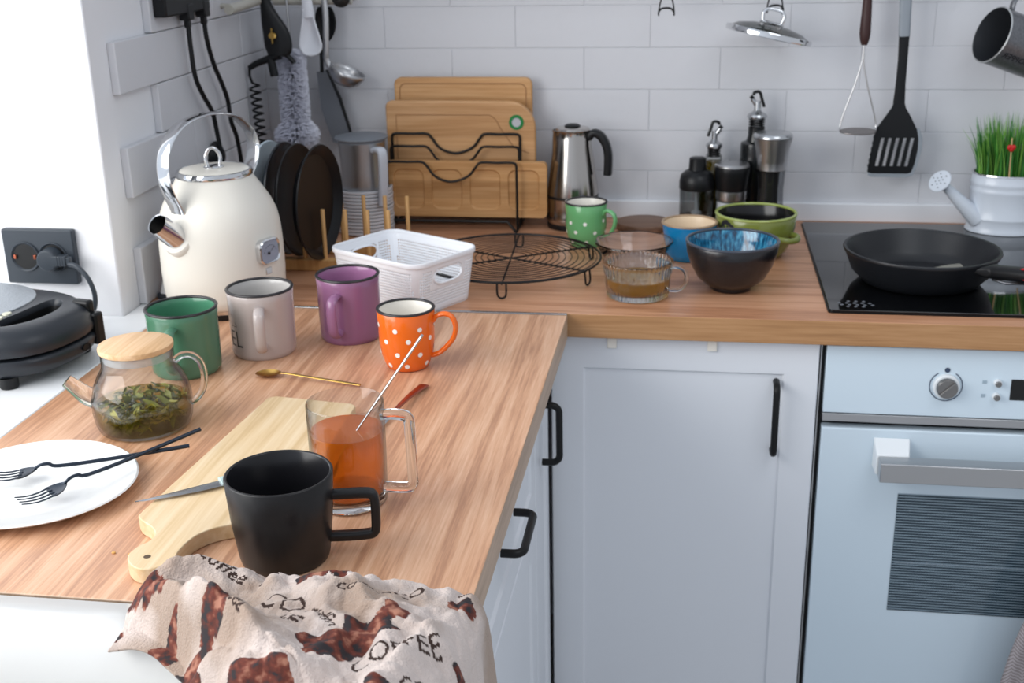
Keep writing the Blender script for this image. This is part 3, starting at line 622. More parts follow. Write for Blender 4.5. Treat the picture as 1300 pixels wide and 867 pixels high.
def fork_mesh(mb, A, B, W=.024, headL=.050, r=.0021, up=(0, 0, 1), dip=.004, neckup=.006):
    A, B = Vector(A), Vector(B); d = (B-A).normalized(); u = Vector(up); u = (u-d*u.dot(d)).normalized(); n_ = d.cross(u); L = (B-A).length
    tl = headL*.62
    for k in range(4):
        o = (k-1.5)*W/3.6
        pts = [A+d*(tl*s)+n_*(o*(1-.0*s))+u*(dip*((1-s)**2)*1.2-dip*.3*math.sin(PI*s)) for s in (0, .25, .5, .75, 1)]
        pts.append(A+d*(tl*1.12)+n_*o*.9); mb.sweep(pts, lambda s: circ(.0008+.0006*s, .0006+.0003*s, 8), n_)
    mb.grid(9, 7, lambda s, v: A+d*(tl+(headL-tl)*s)+n_*((v-.5)*W*(1-(max(0, s-.15)/.85)**2.2*.86))+u*(neckup*.5*s*s-.001*(1-(2*v-1)**2)+.0006))
    mb.grid(9, 7, lambda s, v: A+d*(tl+(headL-tl)*s)+n_*((v-.5)*W*(1-(max(0, s-.15)/.85)**2.2*.86))+u*(neckup*.5*s*s-.001*(1-(2*v-1)**2)-.0006))
    pts = [A+d*headL*.95+u*neckup*.45, A+d*(headL*1.08)+u*neckup, A+d*(headL*1.25)+u*neckup*1.0, A+d*(headL*1.45)+u*neckup*.3, A+d*(L*.6), B]
    mb.tube(cr(pts, 6), lambda s: r*(.75+.35*s), 10)
M_forkb = pm('fork_black', '2b3440', .3, .6)
b = MB(); fork_mesh(b, (-.5425, -1.2365, .9125), (-.3496, -1.1628, .9265)); tag(b.build('fork', M_forkb), 'black fork on the white plate, the one nearer the teapot', 'fork', 'black forks on the white plate')
b = MB(); fork_mesh(b, (-.4775, -1.2880, .9125), (-.347, -1.1365, .9345)); tag(b.build('fork', M_forkb), 'black fork on the white plate, lying on top and nearer the knife', 'fork', 'black forks on the white plate')
cf = thing('fork', 'fork with coppery handle lying behind the glass mug', 'fork', (-.16, -.98, .9)); cl = Vector((-.16, -.98, .9))
b = MB(); n_ = Vector((1, 0, 0))
b.sweep(cr([Vector((-.1665, -1.012, .904))-cl, Vector((-.162, -.985, .9065))-cl, Vector((-.156, -.945, .9055))-cl, Vector((-.1495, -.905, .902))-cl], 6), lambda s: circ(.0028+.0042*s**1.5, .0014, 12), n_); b.build('grip', M_copper, cf)
b = MB(); b.sweep([Vector((-.1665, -1.010, .904))-cl, Vector((-.171, -1.035, .9025))-cl, Vector((-.174, -1.055, .9025))-cl], circ(.0024, .0014, 10), n_)
b.M = Matrix.Translation(-cl); fork_mesh(b, (-.188, -1.108, .9015), (-.174, -1.052, .903), headL=.045); b.build('head', M_sil, cf)

# ================================================================= PLATE
b = MB(); pmod = lambda a, z: 1+.020*math.cos(2*a-.6)+.012*math.cos(3*a+.8)
b.lathe([(0, .0008), (.062, .0008), (.066, .0012), (.085, .0055), (.1045, .0105), (.1062, .0122), (.1045, .0133), (.098, .0122), (.072, .0062), (.060, .0048), (0, .0045)], 72, None, pmod)
tag(b.build('plate', M_ceramic, None, H(-.4935, -1.2365)), 'white plate with two black forks in the left foreground', 'plate')

# ================================================================= WOODEN BOARD + KNIFE
out = [(-.3205, -.9975), (-.312, -.992), (-.214, -1.006), (-.2075, -1.013), (-.205, -1.18), (-.2065, -1.285), (-.215, -1.298), (-.2394, -1.3052), (-.2580, -1.3150), (-.2700, -1.328), (-.2756, -1.3435), (-.2775, -1.362), (-.2765, -1.3780), (-.2844, -1.3933), (-.2988, -1.3977), (-.3120, -1.3900), (-.3205, -1.3764), (-.3190, -1.3600), (-.3125, -1.3480), (-.3130, -1.3350), (-.3220, -1.3220), (-.3370, -1.3110), (-.3450, -1.3020), (-.3448, -1.2900)]
bd = thing('chopping_board', 'pale wooden chopping board with a rounded handle, under the knife', 'chopping board', H(-.27, -1.2))
out = out[:6]+[(v.x, v.y) for v in cr([(p[0], p[1], 0) for p in out[6:23]], 4)]+out[23:]
b = MB(); b.prism([(x+.27, y+1.2) for x, y in out], .0004, .0160)
board = b.build('board', M_beech, bd, bevel=.0009, bseg=2)
b = MB(); b.lathe([(0, .01625), (.0032, .01625), (.0036, .0158)], 16, c=(-.0318, -.1765, 0)); b.build('hanging_hole', pm('hole_dark', '5a4a3a', .8), bd)
kn = thing('knife', 'small kitchen knife with pale green handle on the wooden board', 'knife', (-.28, -1.22, .9)); kl = Vector((-.28, -1.22, .9))
A = Vector((-.356, -1.282, .9185)); B = Vector((-.288, -1.2280, .9195)); E_ = Vector((-.2141, -1.1660, .9215)); d = (B-A).normalized(); n_ = Vector((-d.y, d.x, 0))
b = MB(); vs = []
for s in range(12):
    u = s/11; w = .0085*min(1, (u*1.3)**.6); p = A+d*((B-A).length*u)
    vs += [p+n_*.0035*(1)-kl, p+n_*(.0035-w*.5)+Vector((0, 0, .0007))-kl, p+n_*(.0035-w*1.6)*1-kl, p+n_*(.0035-w*.5)-Vector((0, 0, .0007))-kl]
b.add(vs, [(s*4+k, s*4+(k+1) % 4, s*4+4+(k+1) % 4, s*4+4+k) for s in range(11) for k in range(4)]+[(47, 46, 45, 44)]); b.build('blade', M_sil, kn, ang=20)
b = MB(); b.sweep(cr([B-d*.002-kl, B+d*.012-kl, B+(E_-B)*.5-kl, E_-kl], 6), lambda s: circ(.0085-.0015*math.sin(PI*min(1, s*1.2)), .0042, 14), n_); b.build('handle', pm('mint_plastic', 'b9d0ce', .35), kn)
b = MB()
for k in range(5): x, y = -.347+random.uniform(-.008, .03), -1.334+random.uniform(-.02, .02); b.sphere((x, y, .9008), .0012+.0006*random.random(), 6, 4, (1.3, 1, .6))
tag(b.build('crumbs', pm('crumb', 'd3a25e', .7)), 'few yellow crumbs on the worktop beside the board handle', 'crumbs', kind='stuff')

# ================================================================= RIBBED GLASS CUP OF TEA AND GLASS BOWL
C_ = (.097, -.5015)
rb = thing('glass_cup', 'short ribbed glass cup holding pale yellow tea', 'cup', H(*C_))
def ribs(a, z): return 1+(.020*math.cos(44*a) if (z < .011 or z > .038) else .007*math.sin(20*a)*math.cos(z*900))
b = MB(); pr = [(.043, .0005), (.0465, .002), (.0470, .010), (.0485, .011), (.0495, .020), (.0505, .036), (.0512, .037), (.0518, .048), (.0530, .052), (.0532, .0565)]
b.lathe([(0, .0005)]+pr+[(.0515, .0575), (.0500, .056), (.0492, .048), (.0485, .036), (.0472, .020), (.0450, .012), (.042, .0105), (0, .0105)], 176, None, ribs)
b.build('body', pm('ribbed_glass', 'f6f8f6', .02, trans=1, ior=1.46), rb, ang=70)
b = MB(); handle_sweep(b, az(C_, 82), [(.050, .047), (.060, .0485), (.070, .044), (.0745, .034), (.072, .022), (.063, .013), (.048, .012)], .008, .0065, n=12); b.build('handle', M_glassrim, rb)
b = MB(); b.lathe([(0, .011), (.042, .0112), (.0445, .0125), (.0468, .020), (.0478, .031), (0, .031)], 56); b.build('tea', liquid('yellow_tea', 'f2dd92', 'c99a34', .30), rb)
gb = MB(); wv = lambda a, z: 1+(.010*math.cos(9*a)*max(0, z-.02)/.02)
gb.lathe([(0, .0005), (.030, .0005), (.036, .004), (.050, .020), (.0610, .042), (.0640, .0450), (.0632, .0475), (.0595, .0455), (.0480, .021), (.034, .0065), (0, .004)], 90, None, wv)
tag(gb.build('glass_bowl', pm('bowl_glass', 'f4f4f6', .02, trans=1, ior=1.46), None, H(.0830, -.3520)), 'clear wavy-edged glass bowl behind the ribbed cup', 'bowl')

# ================================================================= WHITE BASKET
bc = (-.2580, -.5440)
bk = thing('basket', 'white mesh plastic basket with cut-out handles, beside the cooling rack', 'basket', H(*bc), -31)
M_bask = pm('basket_white', 'eef0f4', .35)
BW, BD, BH = .186, .140, .080
def peri(s, w, d_, r):
    o = rrect(w, d_, r, 6); n = len(o); L = [0]
    for i in range(n): L.append(L[-1]+math.dist(o[i], o[(i+1) % n]))
    t_ = s*L[-1]
    for i in range(n):
        if L[i] <= t_ <= L[i+1]+1e-9:
            f = (t_-L[i])/max(1e-9, L[i+1]-L[i]); a, c2 = o[i], o[(i+1) % n]; return (a[0]+(c2[0]-a[0])*f, a[1]+(c2[1]-a[1])*f)
    return o[0]
NU, NV = 300, 34
def bp(i, j):
    z = .002+(BH-.004)*j/NV; k = .90+.10*z/BH; x, y = peri((i % NU)/NU, BW*k, BD*k, .022); return (x, y, z)
b = MB(); vs = [bp(i, j) for j in range(NV+1) for i in range(NU)]; fs = []
for j in range(NV):
    for i in range(NU):
        x, y, z = bp(i+.5, j+.5)
        sideX = abs(x) > BW*.5*.9 and abs(y) < BD*.40; sideY = abs(y) > BD*.5*.85 and abs(x) < BW*.42
        if sideX and abs(y) < .030 and .044 < z < .066 and (abs(y) < .022 or math.hypot(abs(y)-.022, z-.055) < .011): continue
        hole = (sideX or sideY) and .008 < z < (BH-.012) and i % 2 == 0 and j % 2 == 0
        if sideX and abs(y) < .036 and .036 < z < .068: hole = False
        if not hole: fs.append((j*NU+i, j*NU+(i+1) % NU, (j+1)*NU+(i+1) % NU, (j+1)*NU+i))
b.add(vs, fs); b.prism(rrect(BW*.9, BD*.9, .022), .0008, .0025); b.build('body', M_bask, bk, solid=.0014, weld=False)
b = MB(); b.sweep([(x, y, BH-.001) for x, y in rrect(BW+.002, BD+.002, .024, 8)], rrect(.0075, .004, .0012, 2), (0, 0, 1), closed=True); b.build('rim', M_bask, bk)
for s in (1, -1):
    b = MB(); pts = []
    for k in range(32):
        a = 2*PI*k/32; yy = math.copysign(min(1, abs(math.cos(a))*1.0), math.cos(a)); pts.append((s*(BW*.5*.965+.001), .021*math.copysign(1, math.cos(a))*(abs(math.cos(a))**.5)+.010*math.cos(a), .055+.012*math.sin(a)))
    b.tube(pts, .0016, 8, closed=True); b.build('handle', M_bask, bk)

# ================================================================= COOLING RACK
rc = (-.116, -.392)
cr_t = thing('cooling_rack', 'round black wire cooling rack on little loop feet', 'rack', H(*rc))
b = MB()
for k in range(13):
    r = .028+.0103*k if k < 12 else .1475
    b.tube([pol(r, a*5, .026) for a in range(72)], .0008 if k < 12 else .0018, 8, closed=True)
b.build('ring_grid', M_blkmat, cr_t)
for k in range(3):
    a = 33+60*k; b = MB(); b.tube([pol(.146, a, .0238), pol(.0, a, .0238), pol(-.146, a, .0238)], .0016, 8); b.build('crossbar', M_blkmat, cr_t)
for k in range(6):
    a = 33+60*k; b = MB(); n_ = pol(1, a+90)
    q = [pol(.1475, a, .026)-n_*.007, pol(.149, a, .012)-n_*.007, pol(.149, a, .005)-n_*.0055, pol(.149, a, .0022), pol(.149, a, .005)+n_*.0055, pol(.149, a, .012)+n_*.007, pol(.1475, a, .026)+n_*.007]
    b.tube(cr(q, 4), .0016, 8); b.build('foot', M_blkmat, cr_t)

# ================================================================= BOARD RACK AND BOARDS
wr = thing('board_rack', 'black wire stand holding the bamboo boards', 'rack', H(-.262, -.1, 0))
def wire(y, zt_, x0, x1, dip, zb=.003):
    p = [(x0, y, zb), (x0, y, zt_-.006), (x0+.006, y, zt_), (x0+.040, y, zt_), (x0+.066, y, zt_), (x0+.076, y, zt_-.008), (x0+.087, y, zt_-.023), (x0+.101, y, zt_-dip+.004), (x0+.121, y, zt_-dip)]
    q = [(x1, y, zb), (x1, y, zt_-.006), (x1-.006, y, zt_), (x1-.040, y, zt_), (x1-.066, y, zt_), (x1-.075, y, zt_-.008), (x1-.086, y, zt_-.022), (x1-.101, y, zt_-dip+.005)]
    return [Vector(v)-Vector((-.262, -.1, 0)) for v in p+q[::-1]]
for y, z in ((-.0785, .1720), (-.0935, .1510), (-.1290, .1285)):
    b = MB(); P = wire(y, z, -.386, -.1435, .036); P = P[:2]+cr(P[1:-1], 5)[1:]+P[-1:]; b.tube(P, .0024, 8, nrm=(0, 1, 0)); b.build('wire_loop', M_blkmat, wr)
b = MB()
for x in (-.386, -.1435):
    b.tube([(x+.262, .085, .003), (x+.262, -.035, .003)], .0019, 8)
    b.tube([(x+.262, .085, .003), (x+.262, .085, .022), (x+.262, -.03, .022)], .0019, 8)
b.tube([(-.124, -.03, .0185), (.1, -.03, .0185), (.1185, -.045, .003)], .003, 8); b.tube([(-.124, .052, .0185), (.1185, .052, .0185)], .003, 8); b.tube([(-.124, .02, .0185), (.1185, .02, .0185)], .003, 8)
b.build('base_frame', M_blkmat, wr)
def board(x0, x1, z0, z1, y, th, lab, name, mat, r, kind):
    t = thing(name, lab, 'chopping board', ((x0+x1)/2, y, z0)); w, h = x1-x0, z1-z0
    b = MB(); b.M = Matrix.Translation((0, 0, h/2)) @ Matrix.Rotation(PI/2, 4, 'X')
    if kind != 'mid': o = rrect(w, h, r, 6)
    else:
        o = []
        for cx, cy, a, rr in ((w/2-.05, h/2-.05, 0, .05), (-w/2+.012, h/2-.012, 90, .012), (-w/2+.012, -h/2+.012, 180, .012), (w/2-.012, -h/2+.012, 270, .012)):
            for i in range(9): tt = math.radians(a+90*i/8); o.append((cx+rr*math.cos(tt), cy+rr*math.sin(tt)))
    if kind == 'tray':   # recessed compartments
        b.prism(o, -th/2, th/2-.0035); n = len(o); cells = [(-w/2+.014+(k*(w-.014)/4), -w/2+(k+1)*(w-.014)/4) for k in range(4)]
        # face plate built from strips around the wells
        zb, zt2 = th/2-.0035, th/2; hh = h/2-.014
        b.build('board', mat, t, bevel=.0012)
        b = MB(); b.M = Matrix.Translation((0, 0, h/2)) @ Matrix.Rotation(PI/2, 4, 'X')
        bm = bmesh.new(); wells = [rrect(c1-c0, 2*hh, .014, 5) for c0, c1 in cells]; loops = [[(x, y_) for x, y_ in o]]+[[(x+(c0+c1)/2, y_) for x, y_ in wl] for wl, (c0, c1) in zip(wells, cells)]
        es = []; tops = []
        for lp in loops:
            vv = [bm.verts.new((x, y_, zt2)) for x, y_ in lp]; tops.append(vv); es += [bm.edges.new((vv[i], vv[(i+1) % len(vv)])) for i in range(len(vv))]
        bmesh.ops.triangle_fill(bm, edges=es, use_beauty=True); bm.verts.index_update()
        vs = [v.co.copy() for v in bm.verts]; fs = [tuple(v.index for v in f.verts) for f in bm.faces]; bm.free(); b.add(vs, fs)
        for q, lp in enumerate(loops):
            m_ = len(lp); s_ = .93 if q else 1; cxm = sum(p[0] for p in lp)/m_
            b.add([(x, y_, zt2) for x, y_ in lp]+[((x-cxm)*s_+cxm, y_*s_, zb) for x, y_ in lp], [(i, (i+1) % m_, m_+(i+1) % m_, m_+i) for i in range(m_)])
        b.build('well_frame', mat, t, ang=25); return t
    b.prism(o, -th/2, th/2); b.build('board', mat, t, bevel=.003, bseg=3)
    # juice groove
    b = MB(); b.M = Matrix.Translation((0, -th/2, h/2)) @ Matrix.Rotation(PI/2, 4, 'X')
    if kind == 'back': g = [(x, y_, 0) for x, y_ in rrect(w-.022, h-.022, .012, 5)]; b.tube(g, .0012, 6, closed=True)
    else: b.tube([(-w/2+.02, -h/2+.03, 0), (-w/2+.02, h/2-.025, 0), (w/2-.085, h/2-.025, 0)]+[(w/2-.085+.02*math.sin(a), h/2-.045+.02*math.cos(a)-a*.008, 0) for a in (.4, .8, 1.2)]+[(w/2-.04, h/2-.085, 0), (w/2-.012, h/2-.095, 0)], .0012, 6)
    b.build('groove', pm('groove_brown', 'a4784e', .5), t)
    if kind == 'mid':
        b = MB(); b.M = Matrix.Translation((w/2-.035, -th/2, h/2+h/2-.0385)) @ Matrix.Rotation(PI/2, 4, 'X')
        b.lathe([(.0085, .0), (.0085, .0015), (.0135, .0015), (.0140, 0)], 32); b.build('ring', pm('green_rubber', '0f7a3a', .4), t)
        b = MB(); b.M = Matrix.Translation((w/2-.035, -th/2, h/2+h/2-.0385)) @ Matrix.Rotation(PI/2, 4, 'X'); b.lathe([(0, .0006), (.0086, .0006), (.0086, 0)], 24); b.build('hole', pm('hole_grey', 'b9babf', .6), t)
    return t
board(-.388, -.1255, .930, 1.170, -.030, .014, 'tallest bamboo board, standing at the back of the wire stand', 'chopping_board', M_bamboo, .014, 'back')
board(-.397, -.1150, .924, 1.1320, -.068, .015, 'bamboo board with green ring, middle of the wire stand', 'chopping_board', M_bambooB, .012, 'mid')
board(-.392, -.0900, .9235, 1.0270, -.108, .016, 'low bamboo serving board with square hollows, front of the wire stand', 'serving_board', M_bamboo, .009, 'tray')

# ================================================================= MOKA POT
MK = (-.046, -.078)
mk = thing('moka_pot', 'stainless steel moka pot with black handle against the wall', 'coffee pot', H(*MK))
M_stl2 = pm('polished_steel', 'b5b0ab', .16, 1)
b = MB(); b.lathe([(0, .001), (.047, .001), (.0475, .003), (.0475, .0085), (.046, .010)], 40); b.build('base_plate', M_blk, mk)
b = MB(); b.lathe([(.046, .010), (.0490, .016), (.0495, .022), (.0475, .028), (.0475, .05), (.0482, .058)], 48); b.build('boiler', M_stl2, mk)
b = MB(); b.lathe([(.0480, .058), (.0488, .0605), (.0480, .063)], 48); b.build('gasket', M_blk, mk)
sa = math.radians(az(MK, -80))
b = MB(); b.lathe([(.0478, .063), (.0470, .072), (.0425, .105), (.0375, .140), (.0335, .168), (.0315, .178), (.0330, .182), (.031, .1825)], 64, None, lambda a, z: 1+(.16*math.exp(-((a-sa+PI) % (2*PI)-PI)**2/.10)*max(0, (z-.150)/.03) if z > .150 else 0)); b.build('body', M_stl2, mk)
b = MB(); b.lathe([(.0325, .1815), (.030, .185), (.018, .187), (0, .1875)], 48); ml_ = b.build('lid', M_stl2, mk)
b = MB(); b.lathe([(.014, .186), (.015, .189), (.011, .1915), (0, .192)], 24); b.build('lid_knob', M_blk, ml_)
b = MB(); handle_sweep(b, az(MK, 76), [(.031, .168), (.040, .176), (.052, .172), (.062, .158), (.0670, .140), (.0675, .120), (.0665, .100)], .020, .0145, power=2); b.build('handle', M_blk, mk)

# ================================================================= JUG ON STACK OF SAUCERS
J = (-.4285, -.1400)
M_porc = pm('porcelain_grey', 'd2d4d9', .3)
sproto = None
for k in range(13):
    if sproto is None:
        b = MB(); b.lathe([(0, .0004), (.036, .0004), (.038, .0008), (.046, .0009), (.0515, .0012), (.0526, .0020), (.0530, .0042), (.0526, .0066), (.0508, .0066), (.0495, .0040), (.040, .0030), (0, .0026)], 44)
        sproto = b.build('saucer', M_porc, None, H(J[0], J[1], .0012)); o = sproto
    else:
        o = sproto.copy(); COL.objects.link(o); o.location = H(J[0]+.0006*math.sin(k*2.1), J[1]+.0006*math.cos(k*1.7), .0012+.0064*k)
    tag(o, 'topmost saucer of the pale stack, under the steel jug' if k == 12 else ('bottom saucer of the pale stack under the steel jug' if k == 0 else 'pale saucer in the middle of the stack under the steel jug'), 'saucer', 'saucers stacked under the steel jug')
JZ = .0012+.0064*12+.0030
jg = thing('steel_jug', 'brushed steel jug with flat grey lid and white handle, on the saucers', 'jug', H(J[0], J[1], JZ))
b = MB(); b.lathe([(0, .001), (.039, .001), (.041, .003), (.0415, .010), (.0405, .035), (.0415, .065), (.0435, .088), (.042, .088)], 56); b.build('body', M_steel, jg)
b = MB(); b.lathe([(0, .098), (.044, .098), (.0485, .0965), (.0490, .0945), (.0470, .0925), (.043, .0905), (.043, .087)], 48); b.build('lid', pm('grey_silicone', '767b82', .5), jg)
a = az(J, 32)
b = MB(); handle_sweep(b, a, [(.042, .076), (.052, .079), (.062, .0785), (.0665, .074), (.068, .060), (.0665, .030), (.064, .000), (.061, -.022)], .0175, .010, power=2, k=4); b.build('handle', pm('handle_white', 'c3c7cf', .35), jg)

# ================================================================= PLATE RACK WITH PLATES
pr_ = thing('plate_rack', 'wooden dowel rack holding upright plates behind the kettle', 'rack', H(-.44, -.35))
b = MB(); b.box((-.110, -.0640, .0), (.145, -.0460, .020)); b.build('rail', M_dowel, pr_, bevel=.002)
b = MB(); b.box((-.110, .0410, .0), (.145, .0590, .020)); b.build('rail', M_dowel, pr_, bevel=.002)
for x in (-.103, .137):
    b = MB(); b.box((x-.007, -.0460, .002), (x+.007, .0410, .014)); b.build('crosspiece', M_dowel, pr_, bevel=.001)
dp = None
for x, y, hh in [(-.4270, -.405, 1.0), (-.3890, -.405, 1), (-.3510, -.405, 1), (-.3160, -.405, 1), (-.4260, -.300, 1), (-.3860, -.300, 1), (-.3480, -.300, 1), (-.3090, -.300, 1), (-.4620, -.405, .40), (-.4620, -.300, 1), (-.508, -.300, 1), (-.54, -.300, 1)]:
    if dp is None:
        b = MB(); b.lathe([(.0036, 0), (.0036, .0835), (.0030, .085), (0, .085)], 14); dp = o = b.build('dowel', M_dowel, pr_)
    else:
        o = dp.copy(); COL.objects.link(o)
    o.location = (x+.44, y+.35, .0190); o.scale = (1, 1, hh)
def upright_plate(x, y, z, R, mat, label, rz=0, tilt=3, deep=.012, name='plate'):
    t = MB(); t.M = Matrix.Rotation(math.radians(rz), 4, 'Z') @ Matrix.Rotation(math.radians(tilt), 4, 'Y') @ Matrix.Rotation(PI/2, 4, 'Y')
    t.lathe([(0, 0), (R*.80, 0), (R*.86, .002), (R*.95, deep*.8), (R, deep), (R*.985, deep+.002), (R*.93, deep*.8+.002), (R*.82, .0045), (0, .0035)], 72)
    tag(t.build(name, mat, None, (x, y, z)), label, 'plate', 'plates standing in the dowel rack')
M_plk = pm('plate_black', '101114', .38, spec=.35); zr = .9215+.0955
upright_plate(-.4430, -.4050, .9215+.0945, .0950, M_plk, 'black plate in the dowel rack, nearest the steel jug', -6, 0, .014)
upright_plate(-.4800, -.3880, .9215+.0935, .0935, M_plk, 'black plate in the dowel rack, second from the steel jug', -5, -2, .010)
upright_plate(-.5060, -.3780, .9215+.0935, .0940, pm('plate_navy', '1d222a', .2), 'dark glossy plate in the dowel rack, next to the pale one', -4, -3, .012)
upright_plate(-.5320, -.3720, .9215+.0935, .0945, pm('plate_pale', 'c3d3dc', .25), 'pale blue-grey plate in the dowel rack, furthest left behind kettle', -4, -3, .010)

# ================================================================= WOODEN DISC, COASTER
b = MB(); b.lathe([(0, .0005), (.048, .0005), (.051, .003), (.052, .009), (.050, .0135), (.046, .0145), (0, .0145)], 56, None, lambda a, z: 1+.03*math.cos(2*a)); b.add([], [])
tag(b.build('wood_board', M_darkwood, None, H(.0880, -.085)), 'small round dark wooden board lying against the wall', 'board')
b = MB(); b.lathe([(0, .0005), (.040, .0005), (.045, .002), (.0475, .009), (.0465, .0105), (.044, .004), (0, .003)], 48)
tag(b.build('dish', M_blkcer, None, H(.1830, -.0800)), 'flat black dish under the black-capped glass jar', 'dish')

# ================================================================= JAR, BOTTLES, MILLS
jar = thing('sauce_jar', 'squat glass jar with black dome lid and stub spout', 'jar', H(.1830, -.080, .0032))
b = MB(); b.lathe([(0, .0005), (.029, .0005), (.0315, .004), (.0315, .070), (.0300, .078), (.0285, .078), (.030, .070), (.030, .006), (0, .004)], 48); b.build('glass', thinglass('jar_glass', (.72, .73, .73)), jar)
b = MB(); b.lathe([(0, .005), (.029, .005), (.029, .022), (0, .022)], 40); b.build('sauce', pm('dark_sauce', '3a2415', .3), jar)
b = MB(); b.lathe([(0, .018), (.009, .020), (.010, .028), (.004, .032), (.003, .070)], 20); b.build('spoon', pm('white_plastic', 'e3e5e8', .35), jar)
b = MB(); b.lathe([(.0320, .072), (.0325, .074), (.0325, .086), (.0300, .098), (.022, .105), (.0165, .107), (.0160, .110), (.0150, .128), (.0130, .1295), (0, .1295)], 48); b.build('lid', M_blk, jar)
def pourer(t, z, r, flip):
    b = MB()
    for k in range(4): b.lathe([(r*.7, z+.0045*k), (r, z+.0045*k+.001), (r, z+.0045*k+.002), (r*.7, z+.0045*k+.003)], 28)
    b.build('stopper', M_blk, t); z += .018
    b = MB(); b.lathe([(0, z), (r*1.15, z), (r*1.22, z+.003), (r*1.1, z+.007), (r*.7, z+.010), (r*.42, z+.014), (r*.36, z+.030), (0, z+.031)], 28)
    b.tube([(0, 0, z+.020), (flip*.010, 0, z+.034)], .0042, 12); b.build('pourer', M_sil, t)
    b = MB(); b.tube(cr([(-flip*.012, 0, z+.020), (-flip*.007, 0, z+.034), (-flip*.003, 0, z+.046), (flip*.006, 0, z+.046), (flip*.008, 0, z+.041)], 4), .0028, 8); b.tube([(flip*.008, 0, z+.034), (flip*.013, 0, z+.039)], .0035, 10); b.build('flap', M_blk, t)
ob_ = thing('oil_bottle', 'glass oil bottle with silver pourer, behind the squat jar', 'bottle', H(.2120, -.040))
b = MB(); b.lathe([(0, .0005), (.026, .0005), (.028, .003), (.028, .085), (.024, .102), (.0155, .114), (.0145, .130), (.0135, .130), (.0145, .114), (.0265, .085), (.0265, .004), (0, .003)], 40); b.build('glass', M_glass, ob_)
b = MB(); b.lathe([(0, .004), (.0262, .004), (.0262, .085), (.0225, .102), (.014, .113), (.0135, .119), (0, .119)], 40); b.build('oil', liquid('olive_oil', 'b7a12a', '8a7a1e', .35), ob_)
pourer(ob_, .126, .0125, 1)
tb = thing('oil_bottle', 'tall black bottle with silver pourer, behind the tall steel mill', 'bottle', H(.2870, -.0400))
b = MB(); b.lathe([(0, .0005), (.026, .0005), (.0275, .003), (.0275, .148), (.0265, .153), (.0180, .156), (.0150, .166), (.0150, .182), (0, .182)], 40); b.build('glass', pm('black_bottle', '17191b', .2), tb)
pourer(tb, .180, .0150, -1)
sm = thing('salt_mill', 'low mill with wide black cap, steel ring and white salt', 'mill', H(.2450, -.0850))
b = MB(); b.lathe([(0, .0005), (.0275, .0005), (.0285, .003), (.0280, .060), (.0265, .060), (.027, .004), (0, .003)], 40); b.build('glass', M_glass, sm)
b = MB(); b.lathe([(0, .004), (.0265, .004), (.0260, .054), (0, .054)], 36); b.build('salt', pm('salt_white', 'e9eaee', .6, bump=.4, bscale=600), sm)
b = MB(); b.lathe([(.0275, .058), (.0280, .060), (.0280, .074), (.0265, .075)], 40); b.build('ring', M_steel, sm)
b = MB(); b.lathe([(.0265, .0745), (.0285, .078), (.0315, .108), (.0318, .117), (.0312, .1185)], 44); b.build('cap', M_blk, sm)
b = MB(); b.lathe([(.0312, .1185), (.0310, .1215), (.0290, .1235), (.0150, .1248), (0, .125)], 44); b.build('cap_plate', M_steel, sm)
pmill = thing('pepper_mill', 'tall pepper mill with flared steel head and glass body', 'mill', H(.3140, -.0990))
b = MB(); b.lathe([(0, .0005), (.028, .0005), (.029, .004), (.0275, .02), (.0235, .055), (.0225, .080), (.0250, .116), (.024, .117), (.0215, .080), (.0225, .055), (.0265, .02), (.0270, .006), (0, .004)], 44); b.build('glass', thinglass('mill_glass', (.85, .86, .87)), pmill)
b = MB(); b.M = Matrix.Translation((-.004, 0, 0)); b.lathe([(0, .004), (.0215, .006), (.0215, .02), (.0180, .055), (.0170, .080), (.019, .113), (0, .113)], 36); b.build('peppercorns', pm('peppercorn', '1d1b1a', .6, bump=1, bscale=260), pmill)
b = MB(); b.lathe([(.0250, .116), (.0262, .117), (.0262, .129), (.0268, .132), (.0300, .155), (.0335, .170), (.0340, .173)], 48); b.build('head', M_steel, pmill)
b = MB(); b.lathe([(.0330, .172), (.0345, .1745), (.0340, .1785), (.031, .1815), (.012, .1835), (0, .184)], 48); b.build('head_cap', M_sil, pmill)

# ================================================================= FRYING PAN
PN = (.5300, -.3990)
pn = thing('frying_pan', 'deep black frying pan with red-marked handle on the hob', 'pan', H(PN[0], PN[1], .0052))
b = MB(); b.lathe([(0, .0003), (.085, .0003), (.089, .002), (.0925, .006), (.104, .018), (.1135, .042), (.1165, .047), (.1180, .0500), (.1170, .0525), (.1130, .0525), (.1105, .049), (.100, .020), (.090, .008), (.084, .005), (0, .0045)], 80); b.build('body', M_blkpan, pn, ang=50)
hd = math.degrees(math.atan2(-.1156, .1238)); d = pol(1, hd-4); n_ = pol(1, hd+86)
b = MB(); P = cr([d*.108+Vector((0, 0, .043)), d*.130+Vector((0, 0, .043)), d*.150+Vector((0, 0, .0455)), d*.185+Vector((0, 0, .050)), d*.235+Vector((0, 0, .053)), d*.270+Vector((0, 0, .052))], 6)
b.sweep(P, lambda s: rrect(*( (.046-.10*s, .010+.05*s, .0045) if s < .2 else (.026+.004*math.sin((s-.2)*4), .020, .008)), 3), n_); hn = b.build('handle', M_blk, pn)
M_red = pm('red_plastic', 'd8222f', .35)
b = MB(); up = Vector((0, 0, 1)); base = d*.178+up*.0598
b.add([base-n_*.006, base+d*.09-n_*.004+up*.0028, base+d*.09-n_*.007+up*.0028, base-n_*.0115, base+d*.012+n_*.001, base+d*.017-n_*.003], [(0, 1, 2, 3), (0, 4, 5)]); b.build('stripe', M_red, hn, solid=.0012)
